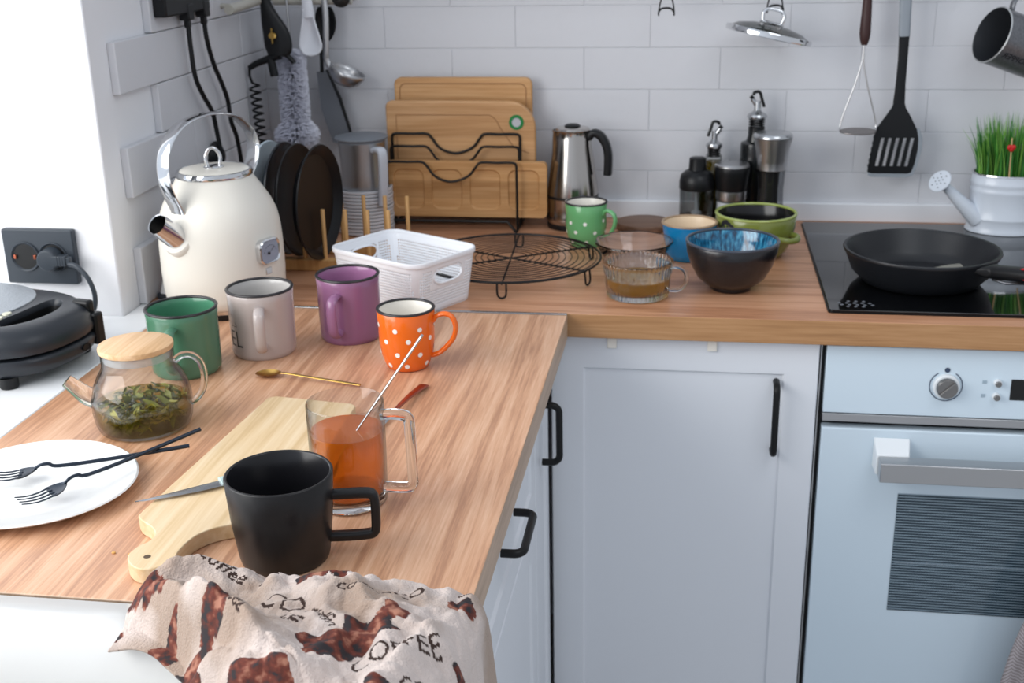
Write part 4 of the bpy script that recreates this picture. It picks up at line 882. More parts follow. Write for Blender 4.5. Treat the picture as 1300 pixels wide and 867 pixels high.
b = MB(); b.M = Matrix.Translation(d*.187-n_*.0130+up*.049) @ Matrix.Rotation(math.radians(hd-4), 4, 'Z'); b.box((-.0042, -.0015, -.004), (.0042, .0015, .004)); b.build('button', M_red, hn, bevel=.001)
b = MB(); b.tube([d*.128+up*.031, d*.150+up*.030, d*.178+up*.036, d*.186+up*.041], .0022, 8); b.build('latch', M_chrome, hn)
b = MB(); A = Vector((.500, -.4075, .9120)); B = Vector((.5930, -.3900, .9270)); b.sweep(cr([A, A+(B-A)*.4+Vector((0, 0, .0008)), A+(B-A)*.75+Vector((0, 0, .002)), B], 6), lambda s: circ(.0045+.0055*s, .0022, 12), (0, 1, 0))
tag(b.build('wooden_spoon', pm('grey_wood', '7f7d74', .5)), 'greyish flat spoon lying inside the black frying pan', 'spoon')

# ================================================================= WATERING CAN WITH GRASS
WC = (.7290, -.0680)
wc = thing('watering_can', 'small white metal watering can used as a flower pot', 'watering can', H(WC[0], WC[1], .0052))
M_canw = pm('can_white', 'cfd6df', .28, coat=.2)
ell = lambda a, z: 1/math.sqrt(math.cos(a)**2+(math.sin(a)/.80)**2)
b = MB(); b.lathe([(0, .002), (.0655, .002), (.0665, .0005), (.0670, .003), (.0645, .006), (.0640, .024), (.0650, .0255), (.0640, .027), (.0635, .071), (.0650, .074), (.0635, .077), (.0635, .084), (.0650, .087), (.0635, .090), (.0625, .103)], 72, None, ell); b.build('body', M_canw, wc, ang=60)
b = MB(); b.lathe([(.0600, .1020), (.0625, .1020), (.0645, .1030), (.0640, .1050), (.0620, .1055), (.0600, .104)], 64, None, ell); b.build('rim', M_chrome, wc)
b = MB(); b.lathe([(0, .094), (.0610, .094)], 48, None, ell); b.build('soil', pm('soil', '20301c', .9, bump=1, bscale=200), wc)
b = MB(); S0 = Vector((-.050, -.018, .022)); S1 = Vector((-.112, -.024, .082)); b.tube([S0, S1], lambda s: .0165-.0085*s, 20); b.build('spout', M_canw, wc)
dd = (S1-S0).normalized(); b = MB(); dn = (Vector((-.62, -.52, .58))).normalized()
b.M = Matrix.Translation(S1-dn*.002) @ dn.to_track_quat('Z', 'Y').to_matrix().to_4x4(); b.lathe([(.0075, 0), (.010, .006), (.0205, .020), (.0212, .0215), (.0200, .023), (0, .0235)], 32); rM = b.M.copy(); ro = b.build('rose', M_canw, wc)
b = MB(); b.M = rM
for k in range(7):
    for r in ((.0,), (.007,), (.014,))[0 if k == 0 else 1:]: b.lathe([(0, .0245), (.0009, .0245), (.0009, .0225)], 6, c=(r[0]*math.cos(k*1.05+r[0]*60), r[0]*math.sin(k*1.05+r[0]*60), 0))
b.build('holes', pm('hole_dark2', '4c5158', .8), ro)
b = MB(); rnd = random.Random(12)
for k in range(420):
    r = .056*math.sqrt(rnd.random()); a = rnd.random()*2*PI; x, y = r*math.cos(a), r*.74*math.sin(a); h = rnd.uniform(.072, .122)*(1-.12*r/.056); lean = Vector((x*rnd.uniform(.1, .5), y*rnd.uniform(.0, .4), 0))+Vector((rnd.uniform(-.010, .010), rnd.uniform(-.006, .006), 0))
    w = rnd.uniform(.0010, .0019); th = rnd.random()*PI; wv_ = Vector((math.cos(th), math.sin(th), 0)); vs = []
    for i in range(5): s = i/4; c0 = Vector((x, y, .094+h*s))+lean*(s*s); ww = w*(1-s**2.2)+.0001; vs += [c0-wv_*ww, c0+wv_*ww]
    b.add(vs, [(2*i, 2*i+1, 2*i+3, 2*i+2) for i in range(4)], k % 3)
for p_ in (0,):
    pass
tag(b.build('artificial_grass', [pm('grass_a', '4b9138', .45), pm('grass_b', '2f6b2c', .45), pm('grass_c', '7db24c', .45)], None, H(WC[0], WC[1], .0052), flat=True), 'tuft of green grass blades growing out of the white can', 'grass', kind='stuff')
def pick(x, y, z0, z1, lx, lab, heart):
    t = thing('plant_pick', lab, 'plant pick', (x, y, .9)); b = MB(); b.tube([(0, 0, z0), (lx, 0, z1)], .0011, 8); b.build('stick', pm('skewer', 'c9a877', .5), t)
    if heart: b = MB(); zz = z0+(z1-z0)*.78; b.sphere((lx*.78-.0028, -.001, zz+.001), .0046, 12, 8, (1, .6, 1)); b.sphere((lx*.78+.0028, -.001, zz+.001), .0046, 12, 8, (1, .6, 1)); b.sphere((lx*.78, -.001, zz-.0025), .0042, 12, 8, (1, .6, 1.1)); b.build('heart', pm('heart_red', 'c01f1c', .4), t)
pick(.7170, -.116, .100, .178, -.003, 'wooden pick topped with a small red heart in the grass', True)
pick(.7530, -.115, .100, .150, .012, 'bare slanting wooden pick in the grass, by the can rim', False)

# ================================================================= UTENSIL RAILS AND HANGING THINGS
b = MB(); b.tube([(-.36, -.060, 1.345), (1.3, -.060, 1.345)], .006, 12)
for x in (-.3, .3, .95): b.tube([(x, -.060, 1.345), (x, -.0015, 1.345)], .004, 10); b.M = Matrix.Translation((x, 0, 1.345)) @ Matrix.Rotation(PI/2, 4, 'X'); b.lathe([(0, .0015), (.012, .0015), (.012, .006), (0, .006)], 20); b.M = Matrix.Identity(4)
tag(b.build('utensil_rail', M_blkmat), 'black utensil rail along the back wall, over the hob side', 'rail')
b = MB(); b.tube([(-.612, -.260, 1.3125), (-.612, -.050, 1.3200)], .0085, 16); b.tube([(-.604, -.055, 1.313), (-.455, -.055, 1.313)], .0085, 16)
b.tube([(-.6495, -.20, 1.3145), (-.612, -.20, 1.3145)], .004, 10)
b.tube([(-.465, -.0015, 1.313), (-.465, -.055, 1.313)], .004, 10)
tag(b.build('utensil_rail', pm('rail_cream', 'b3b0a6', .4)), 'cream rail around the left corner where the ladle and brush hang', 'rail')
def hook(x, z0, name, label, y=-.060, single=False):
    b = MB()
    for s in ((-1, 1) if not single else (0,)):
        b.tube(cr([(x+s*.006, y+.007, 1.347), (x+s*.006, y, 1.3535), (x+s*.006, y-.009, 1.345), (x+s*.0085, y-.010, (1.345+z0)/2), (x+s*.012, y-.010, z0+.012), (x+s*.0135, y-.011, z0), (x+s*.0135, y-.018, z0-.004), (x+s*.0135, y-.023, z0+.002)], 4), .0014, 8)
    if not single: b.tube(cr([(x-.0135, y-.023, z0+.002), (x-.007, y-.024, z0+.008), (x+.007, y-.024, z0+.008), (x+.0135, y-.023, z0+.002)], 4), .0018, 8)
    tag(b.build(name, M_blkmat), label, 'hook', 'double hooks on the utensil rail')
hook(.1200, 1.2870, 'rail_hook', 'empty double wire hook hanging from the rail, left of the lid')
hook(.3070, 1.2900, 'rail_hook', 'double wire hook that carries the glass pan lid')
# glass lid
gl_ = thing('pan_lid', 'round glass pan lid with steel rim hanging from the rail', 'lid', (.2975, -.090, 1.2500)); gl_.rotation_euler = (math.radians(-4), math.radians(13), 0)
b = MB(); b.lathe([(.0700, .005), (.0745, .0045), (.0758, .001), (.0750, -.0045), (.0715, -.006), (.070, 0), (.0700, .005)], 64); b.build('rim', M_chrome, gl_)
b = MB(); b.lathe([(.0705, .003), (.055, .011), (.030, .0165), (0, .018)], 56); b.build('glass', thinglass('lid_glass', (.42, .44, .42), ior=1.6), gl_)
b = MB(); b.lathe([(0, .0185), (.020, .0175), (.022, .019), (.018, .022), (0, .022)], 32)
b.tube(cr([(-.016, 0, .020), (-.018, 0, .034), (-.010, 0, .042), (.010, 0, .042), (.018, 0, .034), (.016, 0, .020)], 5), .0032, 10); b.build('knob', M_chrome, gl_)
# masher
ms = thing('potato_masher', 'old wire masher with dark wooden grip on the back wall', 'masher', (.4640, -.055, 1.20))
b = MB(); b.lathe([(0, .028), (.0052, .028), (.0080, .036), (.0098, .048), (.0090, .075), (.0075, .115), (.0078, .135), (.006, .146), (0, .147)], 24); b.build('grip', pm('grip_brown', '3a2220', .45), ms)
b = MB(); b.tube([(0, 0, .03), (0, 0, .002)], .0016, 8)
for s in (-1, 1): b.tube(cr([(s*.0012, 0, .014), (s*.002, 0, -.004), (s*.012, 0, -.045), (s*.026, 0, -.090), (s*.0310, 0, -.112), (s*.0315, -.004, -.120)], 4), .0014, 8)
b.build('wires', M_steel, ms)
b = MB(); b.M = Matrix.Translation((0, -.006, -.122)) @ Matrix.Rotation(math.radians(8), 4, 'X'); b.lathe([(0, .001), (.0320, .001), (.0325, 0), (.0320, -.001), (0, -.001)], 36, None, lambda a, z: 1/math.sqrt(math.cos(a)**2+(math.sin(a)/.62)**2)); b.build('mash_plate', pm('mash_steel', '8f8a88', .4, 1, bump=1, bscale=150), ms)
# slotted turner
sl = thing('slotted_turner', 'black slotted turner with grey handle hanging on the back wall', 'turner', (.5310, -.0500, 1.20))
b = MB(); b.sweep([(-.004, 0, .150), (-.002, 0, .090), (.000, 0, .042)], lambda s: rrect(.0215-.002*s, .011, .005, 3), (1, 0, 0)); b.build('handle', pm('grey_rubber', '8b9299', .5), sl)
b = MB(); b.sweep([(0, 0, .044), (.001, 0, .0), (.001, 0, -.040), (.001, 0, -.072)], lambda s: rrect(.0175-.003*math.sin(PI*s)+.003*s, .009-.005*s, .0015, 2), (1, 0, 0)); b.build('shaft', M_blk, sl)
def flatblade(outl, holes, y0, y1, mat, name, parent):
    bm = bmesh.new(); es = []
    for lp in [outl]+holes: vv = [bm.verts.new((x, 0, z)) for x, z in lp]; es += [bm.edges.new((vv[i], vv[(i+1) % len(vv)])) for i in range(len(vv))]
    bmesh.ops.triangle_fill(bm, edges=es, use_beauty=True); bm.verts.index_update(); vs = [v.co.copy() for v in bm.verts]; fs = [tuple(v.index for v in f.verts) for f in bm.faces]; bm.free()
    m = MB(); m.add([(v.x, y0, v.z) for v in vs], fs); m.add([(v.x, y1, v.z) for v in vs], [f[::-1] for f in fs])
    for lp in [outl]+holes: n = len(lp); m.add([(x, y0, z) for x, z in lp]+[(x, y1, z) for x, z in lp], [(i, (i+1) % n, n+(i+1) % n, n+i) for i in range(n)])
    return m.build(name, mat, parent, ang=25)
ol_ = [(-.007, -.066), (-.010, -.080), (-.021, -.098), (-.031, -.114)]+[(-.035-.0006*k-(.0016 if k % 2 else 0), -.118-.0052*k) for k in range(15)]+[(-.0440, -.197), (-.036, -.199), (.026, -.199), (.032, -.196), (.037, -.180), (.0400, -.155), (.0395, -.135), (.035, -.118), (.024, -.098), (.013, -.080), (.009, -.066)]
hs = []
for k in range(5): x = -.027+.0128*k; hs.append([(x-.0028+.0055, -.135), (x+.0030+.0055, -.135), (x+.0022-.001, -.186), (x-.0036-.001, -.186)])
flatblade(ol_, hs, -.0018, .0018, M_blk, 'blade', sl)
flatblade([(-.0430, -.1975), (-.042, -.204), (-.034, -.206), (.026, -.206), (.036, -.202), (.042, -.185), (.0475, -.155), (.0470, -.135), (.040, -.1175), (.0355, -.1185), (.0400, -.135), (.0405, -.155), (.0375, -.180), (.0325, -.1965), (.026, -.1995), (-.036, -.1995)], [], -.0014, .0014, pm('grey_rubber', '8b9299', .5), 'edge', sl)
# hanging grey mug
hm = thing('mug', 'dark grey mug hanging by its handle from the rail, top right corner', 'mug', (.7080, -.0980, 1.2330)); hm.scale = (1.16, 1.16, 1.16)
hm.rotation_euler = Vector((-.87, -.34, .33)).to_track_quat('Z', 'Y').to_euler()
M_gunm = pm('gunmetal_enamel', '77797d', .35, .5, var=.35, vscale=300)
gp = [(.037, -.045), (.0395, -.042), (.0405, -.03), (.0405, .04), (.0415, .045)]
b = MB(); b.lathe([(0, -.045)]+gp+[(.0395, .046), (.0385, .044), (.0380, -.038), (0, -.041)], 48, [0, 0, 0, 0, 0, 2, 1, 1, 1])
hb_ = b.build('body', [M_gunm, pm('gun_inner', '2b2d31', .4), pm('rim_bare', 'aeb0b0', .3, .6)], hm)
Rm = hm.rotation_euler.to_matrix(); updir = Rm.inverted() @ Vector((0, 0, 1)); ha_ = math.degrees(math.atan2(updir.y, updir.x))
b = MB(); handle_sweep(b, ha_, [(.0395, .030), (.052, .032), (.064, .026), (.068, .010), (.066, -.008), (.054, -.022), (.0395, -.022)], .011, .006, n=10); b.build('handle', M_gunm, hm)
front = Rm.inverted() @ Vector((-.24, -.90, -.38)); fa = math.atan2(front.y, front.x)
b = MB(); text(b, 'COPPER', .0125, lambda u, v: (lambda a_: ((.0408)*math.cos(a_), (.0408)*math.sin(a_), .014+u*1.05))(fa+v/.0405), 0, bold=.0002); b.build('lettering', pm('print_black', '26262a', .5), hm)

# hanging utensils in the left corner
b = MB(); b.sweep(cr([(-.5345, -.076, 1.345), (-.5335, -.076, 1.315), (-.532, -.077, 1.285)], 4), lambda s: circ(.0062+.0040*s, .004, 12), (1, 0, 0))
b.grid(24, 11, lambda s, v: Vector((-.5325+.001*s+(v-.5)*2*(.0095+.0150*(3*s*s-2*s**3))*(1 if s < .72 else math.sqrt(max(0, 1-((s-.72)/.28)**2))), -.080+.012*(1-(2*v-1)**2)*math.sin(PI*min(1, s*1.0)), 1.300-.086*s)))
tag(b.build('serving_spoon', pm('spoon_white', 'e4e6ec', .35), solid=.003), 'white plastic serving spoon hanging over the bristle brush', 'spoon')
b = MB(); b.tube(cr([(-.517, -.040, 1.335), (-.515, -.040, 1.31), (-.513, -.042, 1.295)], 4), .004, 10)
b.grid(16, 9, lambda s, v: Vector((-.511+(v-.5)*2*.0200*math.sin(PI*min(1, .15+s*.82))**.6, -.043+.008*(1-(2*v-1)**2)*math.sin(PI*s), 1.30-.062*s)))
tag(b.build('serving_spoon', M_blk, solid=.002), 'black serving spoon hanging just behind the white one', 'spoon')
b = MB(); b.sweep(cr([(-.503, -.0665, 1.330), (-.503, -.0665, 1.28), (-.507, -.064, 1.225), (-.508, -.062, 1.205), (-.500, -.062, 1.188)], 5), lambda s: circ(.0050, .0014, 10), (1, 0, 0))
b.M = Matrix.Translation((-.470, -.062, 1.182)) @ Matrix.Rotation(math.radians(24), 4, 'Y'); b.lathe([(.034, .006), (.0335, -.002), (.029, -.014), (.018, -.022), (0, -.025)], 32, None, lambda a, z: 1)
tag(b.build('ladle', M_steel, solid=.0014), 'steel ladle hanging in the left corner', 'ladle')
b = MB(); b.sphere((-.4690, -.075, 1.318), .0175, 24, 12, (1, .6, 1)); b.tube([(-.469, -.075, 1.33), (-.469, -.075, 1.347)], .004, 8)
tag(b.build('measuring_spoon', pm('dark_round', '1f1d1c', .35)), 'round dark spoon head hanging at the top, right of the ladle', 'spoon')
tw = thing('fish_slice', 'translucent grey fish slice hanging behind the brush', 'turner', (-.515, -.035, 1.19))
b = MB(); b.tube([(.003, 0, .14), (-.010, 0, .03), (-.012, 0, -.01)], .004, 10); b.build('handle', M_blk, tw)
flatblade([(-.022, -.01), (-.004, -.006), (.018, -.060), (.034, -.120), (.031, -.145), (.018, -.150), (.0, -.142), (-.018, -.08)], [], -.0014, .0014, pm('slice_grey', '6c7077', .35), 'blade', tw)
flatblade([(-.004, -.005), (.000, -.006), (.023, -.060), (.040, -.128), (.034, -.155), (.018, -.160), (.018, -.150), (.030, -.146), (.0335, -.121), (.0175, -.062)], [], -.0022, .0022, M_blk, 'edge', tw)
# bottle brush
bb_ = thing('bottle_brush', 'white bristle bottle brush hanging in the left corner', 'brush', (-.5740, -.0700, 1.14))
b = MB(); b.tube([(0, 0, .19), (0, 0, -.085)], .0022, 8); b.build('stem', M_steel, bb_)
b = MB(); rnd = random.Random(9)
for k in range(5200):
    z = rnd.uniform(-.092, .088); a = rnd.random()*2*PI; R_ = .0285 if z > -.045 else .0285+.016*math.sin(PI*min(1, (-.045-z)/.05)); R_ *= rnd.uniform(.88, 1.04)
    if abs(((z+.1) % .011)-.0055) > .0046: continue
    dz = rnd.uniform(-.004, .003); p0 = Vector((0, 0, z)); p1 = pol(R_, math.degrees(a), z+dz-.003); t_ = pol(.0008, math.degrees(a)+90); 
    b.add([p0-t_, p0+t_, p1+t_, p1-t_, p0+Vector((0, 0, .0008)), p1+Vector((0, 0, .0012))], [(0, 1, 2, 3), (0, 4, 5, 3)])
tag(b.build('bristles', pm('bristle_white', 'f0f1fa', .6), bb_, flat=True, weld=False), None, None, kind='stuff')
# black hand blender with a coiled cord
hbn = thing('hand_mixer', 'black pear-shaped appliance hanging in the corner with a coiled cord', 'appliance', (-.5850, -.1130, 1.252)); hbn.scale = (1.32, 1.2, 1.05)
b = MB(); b.sweep(cr([(-.013, 0, .085), (-.010, 0, .055), (-.005, 0, .030), (.001, 0, .006), (.003, 0, -.016), (.002, 0, -.030)], 6), lambda s: circ((.0075+.0125*max(0, math.sin(PI*min(1, (s-.15)/1.15)))**1.3) if s > .15 else .0075, .0080, 18), (1, 0, 0)); b.build('body', M_blk, hbn)
b = MB(); b.M = Matrix.Translation((-.001, -.0095, .004)) @ Matrix.Rotation(PI/2, 4, 'X'); b.lathe([(0, .004), (.0055, .003), (.006, 0)], 20); b.box((-.0010, -.013, 0), (.0010, .013, .0045)); b.build('key', M_gold, hbn)
b = MB(); b.tube(cr([(.003, 0, -.030), (-.012, 0, -.036), (-.030, 0, -.044), (-.042, 0, -.052)], 5), lambda s: .0075-.0030*s, 12); b.tube(cr([(.004, 0, -.028), (.014, 0, -.030), (.024, 0, -.044)], 4), .004, 10); b.tube([(-.010, -.001, -.036), (-.006, -.001, -.066)], .006, 12); b.build('elbow', M_blk, hbn)
b = MB(); pts = [Vector((-.042, 0, -.052)), Vector((-.043, 0, -.065)), Vector((-.040, 0, -.078))]
for k in range(150): a = k*.42; pts.append(Vector((-.037+.0065*math.cos(a)+.00003*k, .0065*math.sin(a), -.082-.00082*k)))
b.tube(pts, .0021, 6); b.build('coiled_cord', M_blk, hbn)

# ================================================================= SOCKETS, PLUGS AND CORDS
def socket_frame(parent, w, h, d, mat): 
    b = MB(); b.prism(rrect(w, h, .004, 3), 0, d); return b
dk = thing('double_socket', 'dark double wall socket on the white window reveal', 'socket', (-.7765, JY-.0002, .9925)); dk.rotation_euler = (PI/2, 0, 0)
b = MB(); b.prism(rrect(.112, .083, .003, 3), 0, .0115); b.build('frame', M_graph, dk, bevel=.0018)
for s in (-1, 1):
    b = MB(); b.lathe([(.0215, .0113), (.0225, .0135), (.0215, .0145), (.0200, .0135), (.0190, .0120), (.0175, .0118)], 40, c=(s*.0220, 0, 0)); oo = b.build('outlet', M_graph, dk)
    b = MB(); b.lathe([(.0192, .0121), (0, .0118)], 36, c=(s*.0220, 0, 0)); b.build('well', pm('well_black', '0b0c0e', .5), oo)
    b = MB(); b.box((s*.022-.018, -.003, .0115), (s*.022-.0135, .003, .0150)); b.box((s*.022+.0135, -.003, .0115), (s*.022+.018, .003, .0150)); b.build('earth_clip', M_copper, oo, bevel=.0006)
GP, GRZ = (-.752, -.874), 78
gr = thing('panini_press', 'black contact grill standing on the white window sill', 'contact grill', H(*GP), GRZ)
M_gr = pm('grill_black', '262a30', .36, bump=.08, bscale=900)
def sup(a, w, d_, n=3.0):
    c, s = math.cos(a), math.sin(a); return (w*math.copysign(abs(c)**(2/n), c), d_*math.copysign(abs(s)**(2/n), s))
def shell(bb, prof, w, d_, n=2.5, seg=72, front=1.0, mi=None):
    vs = []; rows = []
    for (k, z) in prof:
        if k < 1e-4: rows.append([len(vs)]); vs.append((0, 0, z)); continue
        row = []
        for i in range(seg): x, y = sup(2*PI*i/seg, w*k, d_*k, n); row.append(len(vs)); vs.append((x, y, z))
        rows.append(row)
    fs = []
    for A_, B_ in zip(rows, rows[1:]):
        for i in range(seg):
            j = (i+1) % seg
            if len(A_) == 1: fs.append((A_[0], B_[j], B_[i]))
            elif len(B_) == 1: fs.append((A_[i], A_[j], B_[0]))
            else: fs.append((A_[i], A_[j], B_[j], B_[i]))
    bb.add(vs, fs, mi)
GW, GD = .106, .142
b = MB(); shell(b, [(0, .012), (.80, .012), (.93, .016), (.985, .024), (1, .034), (.985, .039), (.93, .040), (0, .040)], GW, GD); gb_ = b.build('base', M_gr, gr, ang=60)
for x, y in ((-.07, -.09), (.07, -.09), (-.07, .09), (.07, .09)): b = MB(); b.lathe([(0, 0.0005), (.011, .0005), (.012, .003), (.012, .015), (0, .015)], 20, c=(x, y, 0)); b.build('foot', M_blk, gb_)
ZT = .0785
slot = []
for k in range(44):
    a = 2*PI*k/44; x, y = sup(a, .060, .0210, 2.3); slot.append((x-.004, y-.0850+.10*(x/.12)**2*.45))
kk = .80; lidloop = [sup(2*PI*i/72, GW*kk, GD*kk, 2.5) for i in range(72)]
b = MB(); shell(b, [(.955, .043), (.985, .044), (1, .051), (.985, .061), (.945, .069), (.88, .0755), (kk, ZT)], GW, GD)
bm = bmesh.new(); es = []
for lp in (lidloop, slot): vv = [bm.verts.new((x, y, ZT)) for x, y in lp]; es += [bm.edges.new((vv[i], vv[(i+1) % len(vv)])) for i in range(len(vv))]
bmesh.ops.triangle_fill(bm, edges=es, use_beauty=True); bm.verts.index_update(); b.add([v.co.copy() for v in bm.verts], [tuple(v.index for v in f.verts) for f in bm.faces]); bm.free()
n = 44; lev = [(1, 0, ZT), (.97, .0, ZT-.002), (.93, .0, ZT-.008), (.90, .002, .052)]
vs = [((x+.004)*k_-.004, (y+.086)*k_-.086+dy, z) for k_, dy, z in lev for x, y in slot]
b.add(vs, [(j*n+i, j*n+(i+1) % n, (j+1)*n+(i+1) % n, (j+1)*n+i) for j in range(3) for i in range(n)], 0); b.m[-n:] = [1]*n; b.add(vs[3*n:], [tuple(range(n))], 1)
b.build('lid', [M_gr, pm('grip_dark', '0a0b0c', .45)], gr, ang=45)
b = MB(); b.M = Matrix.Translation((0, .045, 0)); shell(b, [(.62, ZT-.001), (.615, ZT+.0015), (.5, ZT+.003), (0, ZT+.004)], GW*1.42, GD*1.10, 2.3); b.build('top_plate', pm('textured_steel', '9aa0a6', .4, .7, bump=1.2, bscale=220), gr)
b = MB(); b.box((.052, -.135, .020), (.070, -.118, .064)); b.box((.054, -.124, .058), (.068, -.096, .0800)); b.build('latch', M_blk, gr, bevel=.004, bseg=3)
for k, x in enumerate((-.036, -.018)):
    b = MB(); b.lathe([(0, ZT+.0018), (.0060, ZT+.0016), (.0068, ZT-.0005)], 20, None, lambda a, z: 1+.12*math.cos(3*a+k), c=(x, -.056+k*.003, 0)); b.build('indicator', pm('indicator', 'c9c9b4', .4), gr)
b = MB(); b.M = Matrix.Translation((.020, -.1405, .030)) @ Matrix.Rotation(PI/2, 4, 'X'); b.lathe([(.006, 0), (.006, .003), (.0045, .003), (.004, .002), (0, .002)], 20, None, lambda a, z: 1+.3*math.cos(2*a)); b.build('emblem', M_blk, gr)
gi = Matrix.Translation(Vector(H(*GP))) @ Matrix.Rotation(math.radians(GRZ), 4, 'Z'); gi = gi.inverted()
b = MB(); b.M = gi
b.tube(cr([(-.7205, -.7010, .988), (-.708, -.704, .986), (-.692, -.706, .970), (-.684, -.707, .945), (-.688, -.708, .922), (-.700, -.712, .918), (-.715, -.722, .916), (-.735, -.745, .926), (-.742, -.775, .930)], 6), .0036, 12); b.build('power_cord', M_graph, gr)
b = MB(); b.M = gi @ Matrix.Translation((-.7545, -.6845, .9925)) @ Matrix.Rotation(PI/2, 4, 'X'); b.lathe([(0, .020), (.0150, .019), (.0165, .015), (.0165, -.002), (0, -.002)], 32); b.box((.004, -.0075, .006), (.030, .0075, .0195)); b.box((.028, -.0055, .0085), (.036, .0055, .0180))
for k in range(3): b.box((.016+.004*k, -.0080, .0060), (.018+.004*k, .0080, .0200))
b.build('plug', M_graph, gr, bevel=.001)
# socket strip high on the niche wall and two hanging cords
ws = thing('socket_strip', 'black socket strip high on the left tiled wall', 'socket', (WX+.013, -.388, 1.343))
b = MB(); b.box((.0002, -.088, -.026), (.022, .088, .030)); b.build('housing', M_blk, ws, bevel=.003)
def hang(label, pts, plug, extra=None):
    t = thing('power_cord', label, 'cord', pts[-1], 0, 'cords hanging from the socket strip'); L = Vector(pts[-1]); b = MB(); b.tube(cr([Vector(p)-L for p in pts], 6), .0040, 10); b.build('cable', M_blk, t)
    b = MB(); b.M = Matrix.Translation(Vector(pts[0])-L); b.box((-.010, -.011, -.004), (.008, .011, .022)); b.box((-.005, -.006, -.016), (.004, .006, -.002)); b.build('plug', M_blk, t, bevel=.002)
    return t, L
hang('black power cord hanging from the socket strip, the left one', [(-.634, -.385, 1.310), (-.634, -.384, 1.26), (-.634, -.378, 1.215), (-.634, -.352, 1.180), (-.634, -.323, 1.150), (-.634, -.312, 1.115), (-.630, -.310, 1.06), (-.628, -.310, 1.01), (-.625, -.330, .93), (-.624, -.38, .9045), (-.612, -.47, .904)], None)
hang('black power cord hanging from the socket strip, the right one', [(-.634, -.318, 1.310), (-.634, -.315, 1.27), (-.634, -.295, 1.225), (-.634, -.272, 1.195), (-.634, -.250, 1.160), (-.634, -.243, 1.12), (-.633, -.225, 1.085), (-.632, -.210, 1.00), (-.631, -.205, .95), (-.630, -.205, .9045)], None)
ad_ = thing('cord_holder', 'black bell-shaped cord holder on the wall behind the kettle lid', 'holder', (WX+.0135, -.300, 1.070))
b = MB(); b.M = Matrix.Rotation(PI/2, 4, 'Y'); b.lathe([(0, .0005), (.024, .0005), (.026, .004), (.020, .012), (.010, .018), (0, .019)], 32, None, lambda a, z: 1); b.build('shell', M_blk, ad_)
cp_ = thing('plastic_cap', 'little white cone on a dark clip beside the kettle base', 'cap', H(-.6340, -.5760, .0))
b = MB(); b.lathe([(0, .009), (.010, .009), (.004, .030), (.002, .040), (0, .040)], 20); b.build('cone', pm('cone_white', 'dcdcdc', .4), cp_)
b = MB(); b.box((-.0125, -.010, .0005), (.0125, .010, .009)); b.build('clip', M_graph, cp_, bevel=.001)

# ================================================================= TEA TOWEL
def ridge(x, y, a, b2, w, h):
    ax, ay = a; bx, by = b2; dx, dy = bx-ax, by-ay; L2 = dx*dx+dy*dy; t_ = max(0, min(1, ((x-ax)*dx+(y-ay)*dy)/L2)); px, py = ax+dx*t_, ay+dy*t_
    side = (x-px)*(-dy)+(y-py)*dx; d2 = ((x-px)**2+(y-py)**2); ww = w*(1.5 if side > 0 else .62); return h*math.exp(-d2/(ww*ww))*math.sin(PI*(.12+.76*t_))
TX0, TX1, TY0, TY1 = -.300, .016, -1.392, -1.88
def backedge(x): return -1.392-.012*math.exp(-((x+.18)/.06)**2)-.10*max(0, (-.225-x)/.075)**1.8-.012*max(0, (x+.04)/.05)**2+.004*math.sin(x*60)
def leftedge(y): return -.288+.62*max(0, -1.475-y)
def towel_h(x, y):
    h = .026+.014*math.sin(x*9+1.2)+.009*math.sin(y*14+x*22)-.010*math.exp(-((x+.19)/.05)**2-((y+1.41)/.05)**2)
    h += 1.25*ridge(x, y, (-.270, -1.455), (-.105, -1.575), .018, .030)+ridge(x, y, (-.282, -1.447), (-.195, -1.425), .030, .030)+ridge(x, y, (-.24, -1.43), (-.18, -1.42), .016, .014)+ridge(x, y, (-.295, -1.50), (-.235, -1.70), .020, .026)
    h += ridge(x, y, (-.20, -1.53), (-.05, -1.66), .014, .018)+ridge(x, y, (-.13, -1.45), (.0, -1.52), .022, .010)+ridge(x, y, (-.05, -1.45), (-.02, -1.66), .018, .012)
    h += ridge(x, y, (-.272, -1.470), (-.12, -1.565), .010, .020)+ridge(x, y, (-.235, -1.545), (-.13, -1.575), .008, .018)+ridge(x, y, (-.20, -1.60), (-.06, -1.585), .009, .016)
    h += ridge(x, y, (-.10, -1.42), (-.04, -1.53), .010, .008)+ridge(x, y, (.0, -1.46), (-.03, -1.60), .010, .009)+ridge(x, y, (-.15, -1.41), (-.17, -1.47), .008, .008)
    h -= ridge(x, y, (-.262, -1.515), (-.17, -1.59), .020, .034)+ridge(x, y, (-.15, -1.60), (-.08, -1.66), .014, .02)
    q = Vector((x*24+2*noise.noise(Vector((x*12, y*12, 7))), y*24, 1.3)); h += .0130*(abs(noise.noise(q))-.2)+.0055*noise.noise(Vector((x*62, y*62, 4.3)))+.0020*noise.noise(Vector((x*150, y*150, 2.3)))
    return max(.004, h)
def towel_pt(x, y):
    yb = backedge(min(x, TX1)); e = max(0, yb-y); ramp = 1-math.exp(-(e/.014)**1.3); xl = leftedge(y); el = max(0, x-xl); rl = 1-math.exp(-(el/.013)**1.3)
    over = 1/(1+math.exp((y+1.428)/.003))/(1+math.exp((x+.066)/.003)); z = .9020+.0068*over+towel_h(x, y)*ramp*rl
    if x > TX1-.030:
        s = x-(TX1-.030); R_ = .030
        if s < R_*PI/2: a = s/R_; return Vector((TX1-.030+R_*math.sin(a)*1.05, y, z-R_*(1-math.cos(a))*1.0))
        q = s-R_*PI/2; return Vector((TX1+.0015+.006*math.sin(y*50+1)*min(1, q/.05)+.10*q, y, z-R_-q))
    return Vector((x, y, z))
NX, NY = 400, 380
